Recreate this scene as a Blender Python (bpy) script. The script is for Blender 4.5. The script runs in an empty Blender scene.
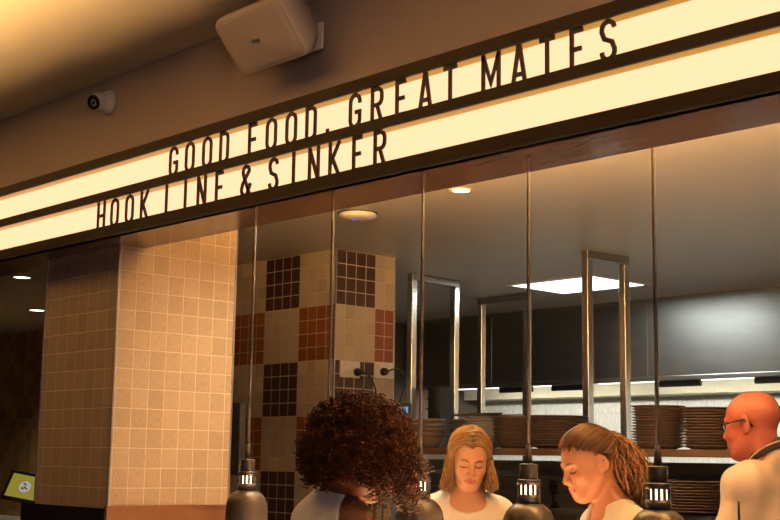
import bpy, bmesh, math, random
import numpy as np
from mathutils import Vector, Matrix
random.seed(7); RNG = np.random.default_rng(11)
S = bpy.context.scene
COL = S.collection
PI = math.pi

# ------------------------------------------------------------------ helpers
def put(o, parent=None):
    COL.objects.link(o)
    if parent is not None: o.parent = parent
    return o

def tag(o, label=None, cat=None, group=None, kind=None):
    if label: o['label'] = label
    if cat: o['category'] = cat
    if group: o['group'] = group
    if kind: o['kind'] = kind
    return o

def empty(name, loc=(0, 0, 0), rz=0.0, label=None, cat=None, group=None):
    o = bpy.data.objects.new(name, None); o.empty_display_size = .05
    o.location = loc; o.rotation_euler = (0, 0, rz); put(o)
    return tag(o, label, cat, group)

def copy_tree(o, parent=None):
    c = o.copy(); COL.objects.link(c)
    if parent is not None: c.parent = parent
    for ch in list(o.children): copy_tree(ch, c)
    return c

class MB:
    """collects shapes and links them as one mesh"""
    def __init__(s): s.v = []; s.f = []; s.sm = []
    def add(s, vs, fs, smooth=False, M=None):
        n = len(s.v)
        if M is not None: vs = [tuple(M @ Vector(v)) for v in vs]
        s.v += [tuple(v) for v in vs]
        s.f += [tuple(i + n for i in f) for f in fs]; s.sm += [smooth] * len(fs)
        return s
    def box(s, x0, x1, y0, y1, z0, z1, M=None, bev=0.0):
        if bev <= 0:
            vs = [(x, y, z) for z in (z0, z1) for y in (y0, y1) for x in (x0, x1)]
            fs = [(0, 2, 3, 1), (4, 5, 7, 6), (0, 1, 5, 4), (2, 6, 7, 3), (0, 4, 6, 2), (1, 3, 7, 5)]
            return s.add(vs, fs, False, M)
        bm = bmesh.new(); bmesh.ops.create_cube(bm, size=1)
        for v in bm.verts:
            v.co = Vector((x0 + (v.co.x + .5) * (x1 - x0), y0 + (v.co.y + .5) * (y1 - y0), z0 + (v.co.z + .5) * (z1 - z0)))
        bmesh.ops.bevel(bm, geom=bm.edges[:] , offset=bev, segments=3, profile=.5, affect='EDGES')
        return s.bm(bm, M)
    def bm(s, bm, M=None, smooth=False):
        bm.verts.index_update()
        s.add([tuple(v.co) for v in bm.verts], [tuple(v.index for v in f.verts) for f in bm.faces], smooth, M)
        bm.free(); return s
    def lathe(s, prof, n=32, M=None, smooth=True, cap=True):
        vs = []; fs = []
        for r, z in prof:
            for i in range(n):
                a = 2 * PI * i / n; vs.append((r * math.cos(a), r * math.sin(a), z))
        for k in range(len(prof) - 1):
            for i in range(n):
                j = (i + 1) % n; fs.append((k * n + i, k * n + j, (k + 1) * n + j, (k + 1) * n + i))
        if cap:
            if prof[0][0] > 1e-6: fs.append(tuple(range(n))[::-1])
            if prof[-1][0] > 1e-6: fs.append(tuple((len(prof) - 1) * n + i for i in range(n)))
        return s.add(vs, fs, smooth, M)
    def tube(s, pts, r, n=8, smooth=True, cap=True):
        pts = [Vector(p) for p in pts]; vs = []; fs = []; up = None
        m = len(pts); rr = r if hasattr(r, '__len__') else [r] * m
        for i, p in enumerate(pts):
            t = (pts[min(i + 1, m - 1)] - pts[max(i - 1, 0)]).normalized()
            if up is None: up = t.orthogonal().normalized()
            up = (up - t * up.dot(t)).normalized(); w = t.cross(up)
            for k in range(n):
                a = 2 * PI * k / n; vs.append(p + (up * math.cos(a) + w * math.sin(a)) * rr[i])
        for i in range(m - 1):
            for k in range(n):
                j = (k + 1) % n; fs.append((i * n + k, i * n + j, (i + 1) * n + j, (i + 1) * n + k))
        if cap: fs += [tuple(range(n))[::-1], tuple((m - 1) * n + k for k in range(n))]
        return s.add(vs, fs, smooth)
    def build(s, name, mat, parent=None, loc=None):
        me = bpy.data.meshes.new(name); me.from_pydata(s.v, [], s.f); me.update()
        me.polygons.foreach_set('use_smooth', s.sm)
        me.materials.append(mat)
        o = bpy.data.objects.new(name, me); put(o, parent)
        if loc is not None: o.location = loc
        return o

def struct(name, mb, mat): return tag(mb.build(name, mat), kind='structure')

def np_mesh(name, V, F, mat, parent=None, smooth=True, colors=None):
    V = np.ascontiguousarray(V, np.float32); F = np.ascontiguousarray(F, np.int32); k = F.shape[1]
    me = bpy.data.meshes.new(name)
    me.vertices.add(len(V)); me.vertices.foreach_set('co', V.ravel())
    me.loops.add(F.size); me.loops.foreach_set('vertex_index', F.ravel())
    me.polygons.add(len(F)); me.polygons.foreach_set('loop_start', np.arange(len(F), dtype=np.int32) * k)
    me.polygons.foreach_set('use_smooth', np.full(len(F), smooth))
    me.update(calc_edges=True); me.validate()
    if colors is not None:
        at = me.color_attributes.new('skin_tone', 'FLOAT_COLOR', 'POINT')
        c = np.ones((len(V), 4), np.float32); c[:, :3] = colors; at.data.foreach_set('color', c.ravel())
    me.materials.append(mat)
    o = bpy.data.objects.new(name, me); return put(o, parent)

# ------------------------------------------------------------------ materials
def mat(name, col, rough=.6, metal=0.0, noise=0.0, nscale=30, bump=0.0, spec=.5, aniso=None, sss=0.0, coat=0.0):
    m = bpy.data.materials.new(name); m.use_nodes = True; nt = m.node_tree; b = nt.nodes['Principled BSDF']
    b.inputs['Base Color'].default_value = (*col, 1); b.inputs['Roughness'].default_value = rough
    b.inputs['Metallic'].default_value = metal; b.inputs['Specular IOR Level'].default_value = spec
    b.inputs['Coat Weight'].default_value = coat
    if sss:
        b.inputs['Subsurface Weight'].default_value = sss; b.inputs['Subsurface Radius'].default_value = (.012, .005, .003); b.inputs['Subsurface Scale'].default_value = 1
    tc = nt.nodes.new('ShaderNodeTexCoord'); mp = nt.nodes.new('ShaderNodeMapping'); nt.links.new(tc.outputs['Object'], mp.inputs[0])
    if aniso: mp.inputs['Scale'].default_value = aniso
    nz = nt.nodes.new('ShaderNodeTexNoise'); nz.inputs['Scale'].default_value = nscale; nz.inputs['Detail'].default_value = 4
    nt.links.new(mp.outputs[0], nz.inputs['Vector'])
    if noise:
        mx = nt.nodes.new('ShaderNodeMix'); mx.data_type = 'RGBA'
        mx.inputs[6].default_value = (*[c * (1 - noise) for c in col], 1); mx.inputs[7].default_value = (*[min(1, c * (1 + noise)) for c in col], 1)
        nt.links.new(nz.outputs['Fac'], mx.inputs[0]); nt.links.new(mx.outputs[2], b.inputs['Base Color'])
    if bump:
        bp = nt.nodes.new('ShaderNodeBump'); bp.inputs['Strength'].default_value = bump; bp.inputs['Distance'].default_value = .01
        nt.links.new(nz.outputs['Fac'], bp.inputs['Height']); nt.links.new(bp.outputs[0], b.inputs['Normal'])
    return m

def emis(name, col, st):
    m = bpy.data.materials.new(name); m.use_nodes = True; nt = m.node_tree
    nt.nodes.remove(nt.nodes['Principled BSDF'])
    e = nt.nodes.new('ShaderNodeEmission'); e.inputs[0].default_value = (*col, 1); e.inputs[1].default_value = st
    nt.links.new(e.outputs[0], nt.nodes['Material Output'].inputs[0]); return m

def tile_mat(name, cols, grout, checker=False, gw=.035, rough=.35, var=.10):
    """square tiles; UV is measured in tiles, so one UV unit is one tile"""
    m = bpy.data.materials.new(name); m.use_nodes = True; nt = m.node_tree; N = nt.nodes; L = nt.links; b = N['Principled BSDF']
    uv = N.new('ShaderNodeUVMap'); uv.uv_map = 'UVMap'; sp = N.new('ShaderNodeSeparateXYZ'); L.new(uv.outputs[0], sp.inputs[0])
    def M(op, a, c=None):
        n = N.new('ShaderNodeMath'); n.operation = op
        for i, q in enumerate((a, c)):
            if q is None: continue
            if isinstance(q, (int, float)): n.inputs[i].default_value = q
            else: L.new(q, n.inputs[i])
        return n.outputs[0]
    masks = []
    for k in (0, 1):
        fr = M('FRACT', sp.outputs[k]); d = M('ABSOLUTE', M('SUBTRACT', fr, .5))
        mr = N.new('ShaderNodeMapRange'); mr.interpolation_type = 'SMOOTHSTEP'
        mr.inputs[1].default_value = .5 - gw * 1.5; mr.inputs[2].default_value = .5 - gw * .6; L.new(d, mr.inputs[0]); masks.append(mr.outputs[0])
    g = M('MAXIMUM', *masks)
    fx, fy = M('FLOOR', sp.outputs[0]), M('FLOOR', sp.outputs[1])
    cb = N.new('ShaderNodeCombineXYZ'); L.new(fx, cb.inputs[0]); L.new(fy, cb.inputs[1])
    wn = N.new('ShaderNodeTexWhiteNoise'); wn.noise_dimensions = '3D'; L.new(cb.outputs[0], wn.inputs['Vector'])
    def mixc(fac, A, B, mode='MIX'):
        x = N.new('ShaderNodeMix'); x.data_type = 'RGBA'; x.blend_type = mode
        for i, q in ((0, fac), (6, A), (7, B)):
            if isinstance(q, (int, float)): x.inputs[i].default_value = q
            elif isinstance(q, tuple): x.inputs[i].default_value = (*q, 1)
            else: L.new(q, x.inputs[i])
        return x.outputs[2]
    if checker:
        c4, r4 = M('FLOOR', M('DIVIDE', sp.outputs[0], 4)), M('FLOOR', M('DIVIDE', sp.outputs[1], 4))
        odd = M('GREATER_THAN', M('FRACT', M('DIVIDE', M('ADD', c4, r4), 2)), .25)
        rowodd = M('GREATER_THAN', M('FRACT', M('DIVIDE', r4, 2)), .25)
        base = mixc(odd, mixc(rowodd, cols[1], cols[2]), cols[0])
    else: base = cols[0]
    # fine streaks as in a woven glaze
    nz = N.new('ShaderNodeTexNoise'); nz.inputs['Scale'].default_value = 6; nz.inputs['Detail'].default_value = 5
    mp = N.new('ShaderNodeMapping'); mp.inputs['Scale'].default_value = (3, .6, 1); L.new(uv.outputs[0], mp.inputs[0]); L.new(mp.outputs[0], nz.inputs['Vector'])
    v = N.new('ShaderNodeMapRange'); v.inputs[3].default_value = 1 - var; v.inputs[4].default_value = 1 + var; L.new(wn.outputs[0], v.inputs[0])
    v2 = N.new('ShaderNodeMapRange'); v2.inputs[1].default_value = .3; v2.inputs[2].default_value = .7; v2.inputs[3].default_value = .85; v2.inputs[4].default_value = 1.12; L.new(nz.outputs[0], v2.inputs[0])
    vv = M('MULTIPLY', v.outputs[0], v2.outputs[0]); cv = N.new('ShaderNodeCombineColor')
    for i in range(3): L.new(vv, cv.inputs[i])
    til = mixc(1.0, base, cv.outputs[0], 'MULTIPLY')
    L.new(mixc(g, til, grout), b.inputs['Base Color'])
    rr = N.new('ShaderNodeMapRange'); rr.inputs[3].default_value = rough; rr.inputs[4].default_value = .85; L.new(g, rr.inputs[0]); L.new(rr.outputs[0], b.inputs['Roughness'])
    bp = N.new('ShaderNodeBump'); bp.invert = True; bp.inputs['Strength'].default_value = .5; bp.inputs['Distance'].default_value = .003
    L.new(g, bp.inputs['Height']); L.new(bp.outputs[0], b.inputs['Normal'])
    return m

def skin_mat(name, rough=.45):
    m = bpy.data.materials.new(name); m.use_nodes = True; nt = m.node_tree; b = nt.nodes['Principled BSDF']
    a = nt.nodes.new('ShaderNodeAttribute'); a.attribute_name = 'skin_tone'
    nt.links.new(a.outputs['Color'], b.inputs['Base Color']); b.inputs['Roughness'].default_value = rough
    b.inputs['Subsurface Weight'].default_value = .12; b.inputs['Subsurface Radius'].default_value = (.01, .004, .002); b.inputs['Subsurface Scale'].default_value = 1
    nz = nt.nodes.new('ShaderNodeTexNoise'); nz.inputs['Scale'].default_value = 350; bp = nt.nodes.new('ShaderNodeBump'); bp.inputs['Strength'].default_value = .08; bp.inputs['Distance'].default_value = .002
    nt.links.new(nz.outputs[0], bp.inputs['Height']); nt.links.new(bp.outputs[0], b.inputs['Normal'])
    return m

M_ = dict(
    bulk=mat('painted_bulkhead', (.47, .38, .315), .75, noise=.04, nscale=6, bump=.03),
    dceil=mat('dining_ceiling_paint', (.78, .68, .48), .8, noise=.03, nscale=4),
    kceil=mat('kitchen_ceiling_paint', (.66, .60, .53), .38, noise=.04, nscale=3),
    soffit=mat('brown_laminate', (.185, .115, .078), .17, noise=.2, nscale=5, aniso=(.6, 4, 1)),
    floor=mat('dark_floor', (.10, .085, .075), .5, noise=.3, nscale=12),
    kfloor=mat('grey_floor', (.2, .19, .18), .5, noise=.2, nscale=12),
    wall=mat('plain_wall', (.15, .12, .10), .8, noise=.05),
    steel=mat('brushed_steel', (.56, .56, .55), .30, 1.0, noise=.12, nscale=8, aniso=(1, 1, 25), bump=.02),
    hood=mat('hood_steel', (.33, .33, .32), .36, 1.0, noise=.16, nscale=3.0, aniso=(.8, 1, 4), bump=.015),
    post=mat('square_tube_steel', (.62, .61, .58), .24, 1.0, noise=.1, nscale=10, aniso=(1, 1, .2)),
    signframe=mat('bronze_anodised_frame', (.026, .010, .004), .5, .0, noise=.1, spec=.3),
    letter=mat('dark_brown_acrylic', (.030, .014, .008), .45),
    black=mat('black_plastic', (.012, .012, .013), .45, noise=.2),
    blackgloss=mat('black_glass', (.008, .008, .009), .12),
    spk=mat('speaker_shell_plastic', (.60, .54, .48), .55, noise=.03, nscale=300, bump=.05),
    grille=mat('speaker_grille_cloth', (.50, .43, .37), .7, noise=.15, nscale=900, bump=.2),
    white=mat('white_plastic', (.72, .70, .66), .5),
    lampm=mat('smoked_bronze_lamp_metal', (.062, .055, .052), .38, .4, noise=.1, nscale=14),
    collar=mat('polished_lamp_collar', (.07, .066, .08), .36, .5),
    cordm=mat('brown_lamp_cord', (.05, .042, .044), .55),
    trim=mat('aluminium_tile_trim', (.62, .62, .68), .35, .9),
    copper=mat('copper_clad_panel', (.24, .11, .06), .42, .3, noise=.35, nscale=7, bump=.03),
    blackclad=mat('black_cladding', (.012, .012, .016), .6, spec=.2),
    counter=mat('worn_steel_counter', (.72, .66, .56), .55, .0, noise=.1),
    plate=mat('brown_glazed_stoneware', (.24, .165, .135), .38, noise=.25, nscale=20),
    platew=mat('white_glazed_crockery', (.62, .62, .62), .3, noise=.05),
    bowl=mat('grey_brown_stoneware', (.22, .18, .15), .45, noise=.2, nscale=20),
    crate=mat('black_polypropylene', (.012, .013, .016), .4),
    shelf=mat('timber_edged_shelf', (.17, .10, .06), .45, noise=.3, nscale=5, aniso=(.5, 6, 6)),
    trayst=mat('dull_tray_metal', (.33, .33, .32), .35, .9, noise=.15),
    wtile=None, screen=None,
    tee=mat('white_jersey', (.78, .73, .68), .85, noise=.04, nscale=60, bump=.12),
    tank=mat('white_rib_cotton', (.86, .83, .80), .85, noise=.05, nscale=80, bump=.15),
    jacket=mat('cream_twill', (.68, .57, .48), .8, noise=.06, nscale=70, bump=.12),
    piping=mat('black_collar_cloth', (.015, .014, .014), .8),
    trouser=mat('black_trouser_cloth', (.02, .02, .022), .85),
    shoe=mat('black_leather', (.02, .018, .016), .4),
    frame=mat('black_acetate', (.010, .010, .010), .25),
    lens=None,
    hair_curl=mat('dark_auburn_hair', (.105, .036, .014), .55, spec=.25, noise=.35, nscale=25),
    hair_blonde=mat('blonde_hair', (.62, .40, .16), .38, noise=.35, nscale=45),
    hair_dark=mat('dark_blonde_hair', (.42, .21, .085), .42, noise=.4, nscale=45),
    roots=mat('darker_hair_roots', (.34, .19, .08), .5, noise=.3, nscale=60),
    lash=mat('dark_lashes', (.03, .014, .008), .6), brow_b=mat('brown_brow_hair', (.15, .075, .03), .7), brow_d=mat('dark_brow_hair', (.09, .04, .018), .7),
    reflector=mat('brass_reflector', (.66, .55, .025), .16, .0, spec=.12),
    gold=mat('gold_earring', (.8, .5, .15), .25, 1.0),
    skin=skin_mat('skin'),
    duct=mat('beige_vent_steel', (.46, .42, .30), .45, .3, noise=.12),
)
def hair_mat(name, rough=.42, spec=.4):
    m = bpy.data.materials.new(name); m.use_nodes = True; nt = m.node_tree; b = nt.nodes['Principled BSDF']
    a = nt.nodes.new('ShaderNodeAttribute'); a.attribute_name = 'skin_tone'; nt.links.new(a.outputs['Color'], b.inputs['Base Color'])
    b.inputs['Roughness'].default_value = rough; b.inputs['Specular IOR Level'].default_value = spec; return m
M_['strands'] = hair_mat('hair_strands')
M_['curls'] = hair_mat('curly_hair_strands', .6, .2)
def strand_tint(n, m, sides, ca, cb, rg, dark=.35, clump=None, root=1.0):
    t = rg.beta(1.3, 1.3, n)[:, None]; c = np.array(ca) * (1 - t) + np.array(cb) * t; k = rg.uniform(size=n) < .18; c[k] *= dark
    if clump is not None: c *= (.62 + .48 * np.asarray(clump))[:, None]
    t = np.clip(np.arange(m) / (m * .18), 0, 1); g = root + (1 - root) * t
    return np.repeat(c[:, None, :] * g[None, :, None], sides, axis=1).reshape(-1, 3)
M_['pt'] = tile_mat('tan_glazed_tile', [(.46, .35, .24)], (.68, .58, .46), gw=.022, var=.09)
M_['kt'] = tile_mat('checker_glazed_tile', [(.50, .41, .29), (.060, .028, .018), (.27, .085, .028)], (.56, .47, .35), True, gw=.03, var=.12)
M_['lt'] = tile_mat('amber_glazed_tile', [(.50, .30, .11)], (.56, .38, .18), gw=.03, var=.25)
M_['wtile'] = tile_mat('white_wall_tile', [(.80, .82, .78)], (.70, .71, .68), gw=.015, var=.03)
def glassy(name, rough=.02):
    m = bpy.data.materials.new(name); m.use_nodes = True; b = m.node_tree.nodes['Principled BSDF']
    b.inputs['Transmission Weight'].default_value = 1; b.inputs['Roughness'].default_value = rough; b.inputs['IOR'].default_value = 1.05; return m
M_['lens'] = glassy('thin_lens')
E_ = dict(
    sign=emis('lit_sign_acrylic', (1.0, .52, .285), 1.68),
    panel=emis('lit_ceiling_panel', (.93, 1.0, .98), 3.0),
    down=emis('lit_downlight', (1.0, .90, .70), 5.0),
    bulb=emis('glowing_bulb', (1.0, .62, .28), 9.0),
    strip=emis('lit_hood_tube', (1.0, .97, .82), 4.0),
    led=emis('blue_status_light', (.30, .25, 1.0), .8),
    blue=emis('lit_blue_screen_bar', (.22, .50, .75), .75),
    scr=emis('lit_dark_screen', (.05, .08, .12), .5),
    yscr=emis('lit_yellow_screen', (.62, .50, .07), .42),
    wscr=emis('lit_white_logo', (.75, .78, .78), .45),
    oscr=emis('lit_orange_logo', (.40, .13, .02), .45),
)

# ------------------------------------------------------------------ camera
Fv = Vector((-.7241, .6729, .1529))
f_px, th, pi_, ro = 1291.2452661859481, math.radians(42.9070958), math.radians(8.79581304), math.radians(.89251438)
d0 = Vector((-math.cos(th), math.sin(th), 0)); r0 = Vector((math.sin(th), math.cos(th), 0)); u0 = Vector((0, 0, 1))
Fv = d0 * math.cos(pi_) + u0 * math.sin(pi_); U1 = -d0 * math.sin(pi_) + u0 * math.cos(pi_)
Rv = r0 * math.cos(ro) + U1 * math.sin(ro); Uv = -r0 * math.sin(ro) + U1 * math.cos(ro)
cam = bpy.data.cameras.new('camera'); co = put(bpy.data.objects.new('camera', cam))
co.matrix_world = Matrix(((Rv.x, Uv.x, -Fv.x, 0), (Rv.y, Uv.y, -Fv.y, 0), (Rv.z, Uv.z, -Fv.z, 1.55), (0, 0, 0, 1)))
cam.sensor_width = 36; cam.lens = f_px * 36 / 780; cam.clip_start = .05
S.camera = co

# ------------------------------------------------------------------ the setting
KZ = 2.853; SZ = 2.498; DZ = 3.246
def uvbox(name, x0, x1, y0, y1, z0, z1, m, ux, uy, vz):
    """box whose UV counts tiles: ux, uy, vz map x, y, z to tiles"""
    mb = MB().box(x0, x1, y0, y1, z0, z1); o = mb.build(name, m); me = o.data; uv = me.uv_layers.new(name='UVMap')
    for p in me.polygons:
        for li in p.loop_indices:
            c = me.vertices[me.loops[li].vertex_index].co
            uv.data[li].uv = (ux(c.x) if abs(p.normal.y) > .5 else uy(c.y), vz(c.z))
    return o

struct('floor', MB().box(-17, 2.5, -3.2, 10.0, -.1, 0), M_['floor'])
struct('ceiling_dining', MB().box(-17, 2.5, -3.2, 2.925, DZ, DZ + .1), M_['dceil'])
struct('wall_bulkhead', MB().box(-17, 2.5, 2.925, 3.165, SZ + .012, DZ + .1), M_['bulk'])
struct('trim_soffit', MB().box(-17, 2.5, 2.872, 3.18, SZ, SZ + .012).box(-17, 2.5, 3.165, 3.18, SZ + .012, KZ + .05), M_['soffit'])
struct('ceiling_kitchen', MB().box(-17, 2.5, 3.165, 10.0, KZ, KZ + .1), M_['kceil'])
struct('wall_rear', MB().box(-17, 2.5, -3.2, -3.1, 0, DZ), M_['wall'])
struct('wall_right', MB().box(2.4, 2.5, -3.1, 10.0, 0, DZ), M_['wall'])
struct('wall_left', MB().box(-17, -16.9, -3.1, 10.0, 0, DZ), M_['wall'])
w = uvbox('wall_back', -17, 2.4, 9.6, 9.7, 0, KZ, M_['wtile'], lambda x: x / .3, lambda y: y / .3, lambda z: z / .2); tag(w, kind='structure')
w = uvbox('wall_lounge', -16.9, -9.0, 6.6, 6.7, 0, KZ, M_['lt'], lambda x: x / .12, lambda y: y / .12, lambda z: z / .12); tag(w, kind='structure')
struct('wall_kitchen_side', MB().box(-9.1, -9.0, 5.70, 9.6, 0, KZ), M_['wall'])
# the tiled pillar at the end of the pass, and the chequered pillar in the kitchen
w = uvbox('wall_pillar', -5.752, -5.087, 3.051, 3.70, 0, KZ, M_['pt'], lambda x: (x + 5.171) / .0888, lambda y: (y - 3.1475) / .0857, lambda z: (z - 1.4076) / .0888); tag(w, kind='structure')
w = uvbox('wall_chequered', -9.1, -6.087, 5.2, 5.70, 0, KZ, M_['kt'], lambda x: (x + 6.087) / .0895, lambda y: (y - 5.2) / .0835, lambda z: (KZ - z) / .0866); tag(w, kind='structure')
t = MB()
t.box(-5.090, -5.082, 3.046, 3.054, 1.33, SZ).box(-5.757, -5.749, 3.046, 3.054, 1.33, SZ).box(-5.090, -5.082, 3.697, 3.705, 1.33, KZ)
struct('trim_pillar', t, M_['trim'])
struct('trim_chequered', MB().box(-6.092, -6.082, 5.195, 5.204, 0, KZ).box(-6.092, -6.082, 5.697, 5.706, 0, KZ), M_['trim'])
# cladding round the foot of the pillar
struct('trim_pillar_front', MB().box(-5.80, -5.072, 3.026, 3.051, 0, 1.318), M_['blackclad'])
struct('trim_pillar_side', MB().box(-5.087, -5.066, 3.034, 3.74, 0, 1.322).box(-5.087, -5.062, 3.030, 3.75, 1.318, 1.330), M_['copper'])

# ------------------------------------------------------------------ lightbox sign and its letters
FY = 2.867
sg = empty('lightbox_sign', (-4.2, 2.9, 2.498), 0, 'long bronze-framed two-row lightbox sign lit warm white, along the bulkhead', 'sign')
sg_off = Vector((4.2, -2.9, -2.498))
def sbox(mb, x0, x1, y0, y1, z0, z1): return mb.box(x0 + 4.2, x1 + 4.2, y0 - 2.9, y1 - 2.9, z0 - 2.498, z1 - 2.498)
SX0, SX1 = -7.6, -.55
fr = MB()
sbox(fr, SX0, SX1, FY, 2.925, 2.498, 2.526); sbox(fr, SX0, SX1, FY, FY + .006, 2.526, 2.540)
sbox(fr, SX0, SX1, FY, 2.925, 2.658, 2.682); sbox(fr, SX0, SX1, FY, FY + .006, 2.682, 2.696)
sbox(fr, SX0, SX1, FY, 2.925, 2.814, 2.857)
sbox(fr, SX0 - .03, SX0, FY, 2.925, 2.498, 2.857); sbox(fr, SX1, SX1 + .03, FY, 2.925, 2.498, 2.857)
fr.build('frame', M_['signframe'], sg)
for z0, z1 in ((2.526, 2.658), (2.682, 2.814)):
    sbox(MB(), SX0, SX1, 2.917, 2.925, z0, z1).build('diffuser', E_['sign'], sg)
for z in (2.814, 2.658): sbox(MB(), SX0, SX1, FY + .007, 2.917, z - .0008, z).build('reflector', M_['reflector'], sg)
tr = sbox(MB(), SX0, SX1, FY + .001, 2.872, 2.490, 2.498); tr.build('drip_edge', M_['black'], sg)

LH, LT = .1265, .0140                      # letter height and stroke
def arc(cx, cy, rx, ry, a0, a1, n=10):
    return [(cx + rx * math.cos(math.radians(a0 + (a1 - a0) * i / n)), cy + ry * math.sin(math.radians(a0 + (a1 - a0) * i / n))) for i in range(n + 1)]
def glyph(c, w):
    t = LT / 2; l, r, b, T = t, w - t, t, LH - t; cx = w / 2; R = (r - l) / 2; m = LH * .5
    ring = arc(cx, T - R, R, R, 0, 180) + arc(cx, b + R, R, R, 180, 360)
    if c == 'O': return [(ring, True)]
    if c == 'G': return [([(r, LH * .70)] + arc(cx, T - R, R, R, 0, 180) + arc(cx, b + R, R, R, 180, 360) + [(r, LH * .46), (cx, LH * .46)], False)]
    if c == 'D': return [([(l, b), (l, T), (cx, T)] + arc(r - R * .9, T - R * .9, R * .9, R * .9, 90, 0) + arc(r - R * .9, b + R * .9, R * .9, R * .9, 0, -90), True)]
    if c == 'F': return [([(l, 0), (l, T), (w, T)], False), ([(l, m), (w * .88, m)], False)]
    if c == 'E': return [([(w, T), (l, T), (l, b), (w, b)], False), ([(l, m), (w * .88, m)], False)]
    if c == 'R': return [([(l, 0), (l, T), (cx, T)] + arc(r - R * .9, T - R * .9, R * .9, R * .9, 90, 0, 6) + arc(r - R * .9, m + R * .9, R * .9, R * .9, 0, -90, 6) + [(l, m)], False), ([(cx, m), (r + .001, 0)], False)]
    if c == 'A': return [([(l, 0), (cx - .002, LH), ], False), ([(cx + .002, LH), (r, 0)], False), ([(l + w * .15, LH * .27), (r - w * .15, LH * .27)], False)]
    if c == 'T': return [([(0, T), (w, T)], False), ([(cx, T), (cx, 0)], False)]
    if c == 'M': return [([(l, 0), (l, LH)], False), ([(r, 0), (r, LH)], False), ([(l, LH - .004), (cx, LH * .25), (r, LH - .004)], False)]
    if c == 'H': return [([(l, 0), (l, LH)], False), ([(r, 0), (r, LH)], False), ([(l, m), (r, m)], False)]
    if c == 'K': return [([(l, 0), (l, LH)], False), ([(l, LH * .38), (r, LH)], False), ([(l + w * .25, LH * .50), (r, 0)], False)]
    if c == 'L': return [([(l, LH), (l, b), (w, b)], False)]
    if c == 'I': return [([(cx, 0), (cx, LH)], False)]
    if c == 'N': return [([(l, 0), (l, LH)], False), ([(r, 0), (r, LH)], False), ([(l, LH - .004), (r, .004)], False)]
    if c == 'S':
        ry = (T - m) / 2
        return [(arc(cx, T - R, R, R, 5, 90, 5) + arc(cx, T - R, R, R, 90, 180, 6) + [(l, T - R - .006)] + [(cx - R * .6, m + .006), (cx + R * .6, m - .006)] + [(r, b + R + .006)] + arc(cx, b + R, R, R, 0, -90, 6) + arc(cx, b + R, R, R, -90, -185, 6), False)]
    if c == '&':
        q = w * .27
        return [([(r, 0), (cx - q, LH * .72)] + arc(cx - .001, T - q, q, q, 180, 0, 8) + [(cx - R * .75, LH * .42)] + arc(cx - .003, b + R * .85, R * .85, R * .85, 150, 290, 9) + [(r, LH * .40)], False)]
    if c == '.': return [([(cx - t, LH * .15), (cx + t, LH * .15)], False), ([(cx - t, LH * .06), (cx + t, LH * .06)], False)]
def stroke(mb, path, closed, y0, y1):
    n = len(path); P = [Vector((p[0], p[1])) for p in path]; hw = LT / 2; Ls = []; Rs = []
    for i in range(n):
        a = P[(i - 1) % n] if (closed or i > 0) else None; c = P[(i + 1) % n] if (closed or i < n - 1) else None
        d1 = (P[i] - a).normalized() if a is not None and (P[i] - a).length > 1e-7 else None
        d2 = (c - P[i]).normalized() if c is not None and (c - P[i]).length > 1e-7 else None
        d1 = d1 or d2; d2 = d2 or d1
        n1 = Vector((-d1.y, d1.x)); n2 = Vector((-d2.y, d2.x)); mm = n1 + n2
        mm = n1 if mm.length < 1e-5 else mm.normalized(); k = hw / max(.45, mm.dot(n1))
        Ls.append(P[i] + mm * k); Rs.append(P[i] - mm * k)
    vs = []
    for a, b in zip(Ls, Rs): vs += [(a.x, y0, a.y), (b.x, y0, b.y), (a.x, y1, a.y), (b.x, y1, b.y)]
    fs = []
    for i in range(n if closed else n - 1):
        p, q = 4 * i, 4 * ((i + 1) % n)
        fs += [(p, p + 1, q + 1, q), (p + 2, q + 2, q + 3, p + 3), (p, q, q + 2, p + 2), (p + 1, p + 3, q + 3, q + 1)]
    if not closed: fs += [(0, 2, 3, 1), (4 * n - 4, 4 * n - 3, 4 * n - 1, 4 * n - 2)]
    mb.add(vs, fs)
letter_cache = {}
def letter(c, x0, x1, zb, label, group):
    w = x1 - x0; key = c
    if key not in letter_cache:
        mb = MB()
        for path, cl in glyph(c, w): stroke(mb, path, cl, -.003, .003)
        o = mb.build('sign_letter', M_['letter']); letter_cache[key] = (o.data, w)
    else:
        me, w0 = letter_cache[key]; o = put(bpy.data.objects.new('sign_letter', me)); x0 = (x0 + x1 - w0) / 2
    o.location = (x0, FY + .0115, zb); tag(o, label, 'letter', group)
def ray_y(u, v, Y):
    q = Fv + Rv * ((u - 390) / f_px) - Uv * ((v - 260) / f_px); return q.x * Y / q.y
ORD = {1: 'first', 2: 'second', 3: 'third'}
UP = [('GOOD', [('G', 170.3, 178.7), ('O', 185.9, 194.9), ('O', 203, 212), ('D', 219.7, 228.7)]),
      ('FOOD', [('F', 248.1, 256.2), ('O', 265.5, 276), ('O', 284.9, 295.9), ('D', 304, 316)]), ('.', [('.', 324.6, 328.5)]),
      ('GREAT', [('G', 347.7, 359.7), ('R', 369.5, 381.5), ('E', 394, 404), ('A', 416.8, 430.5), ('T', 442, 455)]),
      ('MATES', [('M', 480, 498.7), ('A', 509.5, 525.6), ('T', 538.5, 553), ('E', 569, 581.6), ('S', 599, 615.6)])]
LO = [('HOOK', [('H', 98.5, 106), ('O', 111.3, 119.7), ('O', 126, 134), ('K', 140.8, 149)]),
      ('LINE', [('L', 165.4, 171.5), ('I', 183.6, 186.4), ('N', 196.7, 205.6), ('E', 215, 221.8)]), ('&', [('&', 239.6, 250.7)]),
      ('SINKER', [('S', 267, 277.5), ('I', 290.5, 293.8), ('N', 307, 317.7), ('K', 327.5, 338.7), ('E', 350.8, 360), ('R', 372, 384)])]
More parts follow.
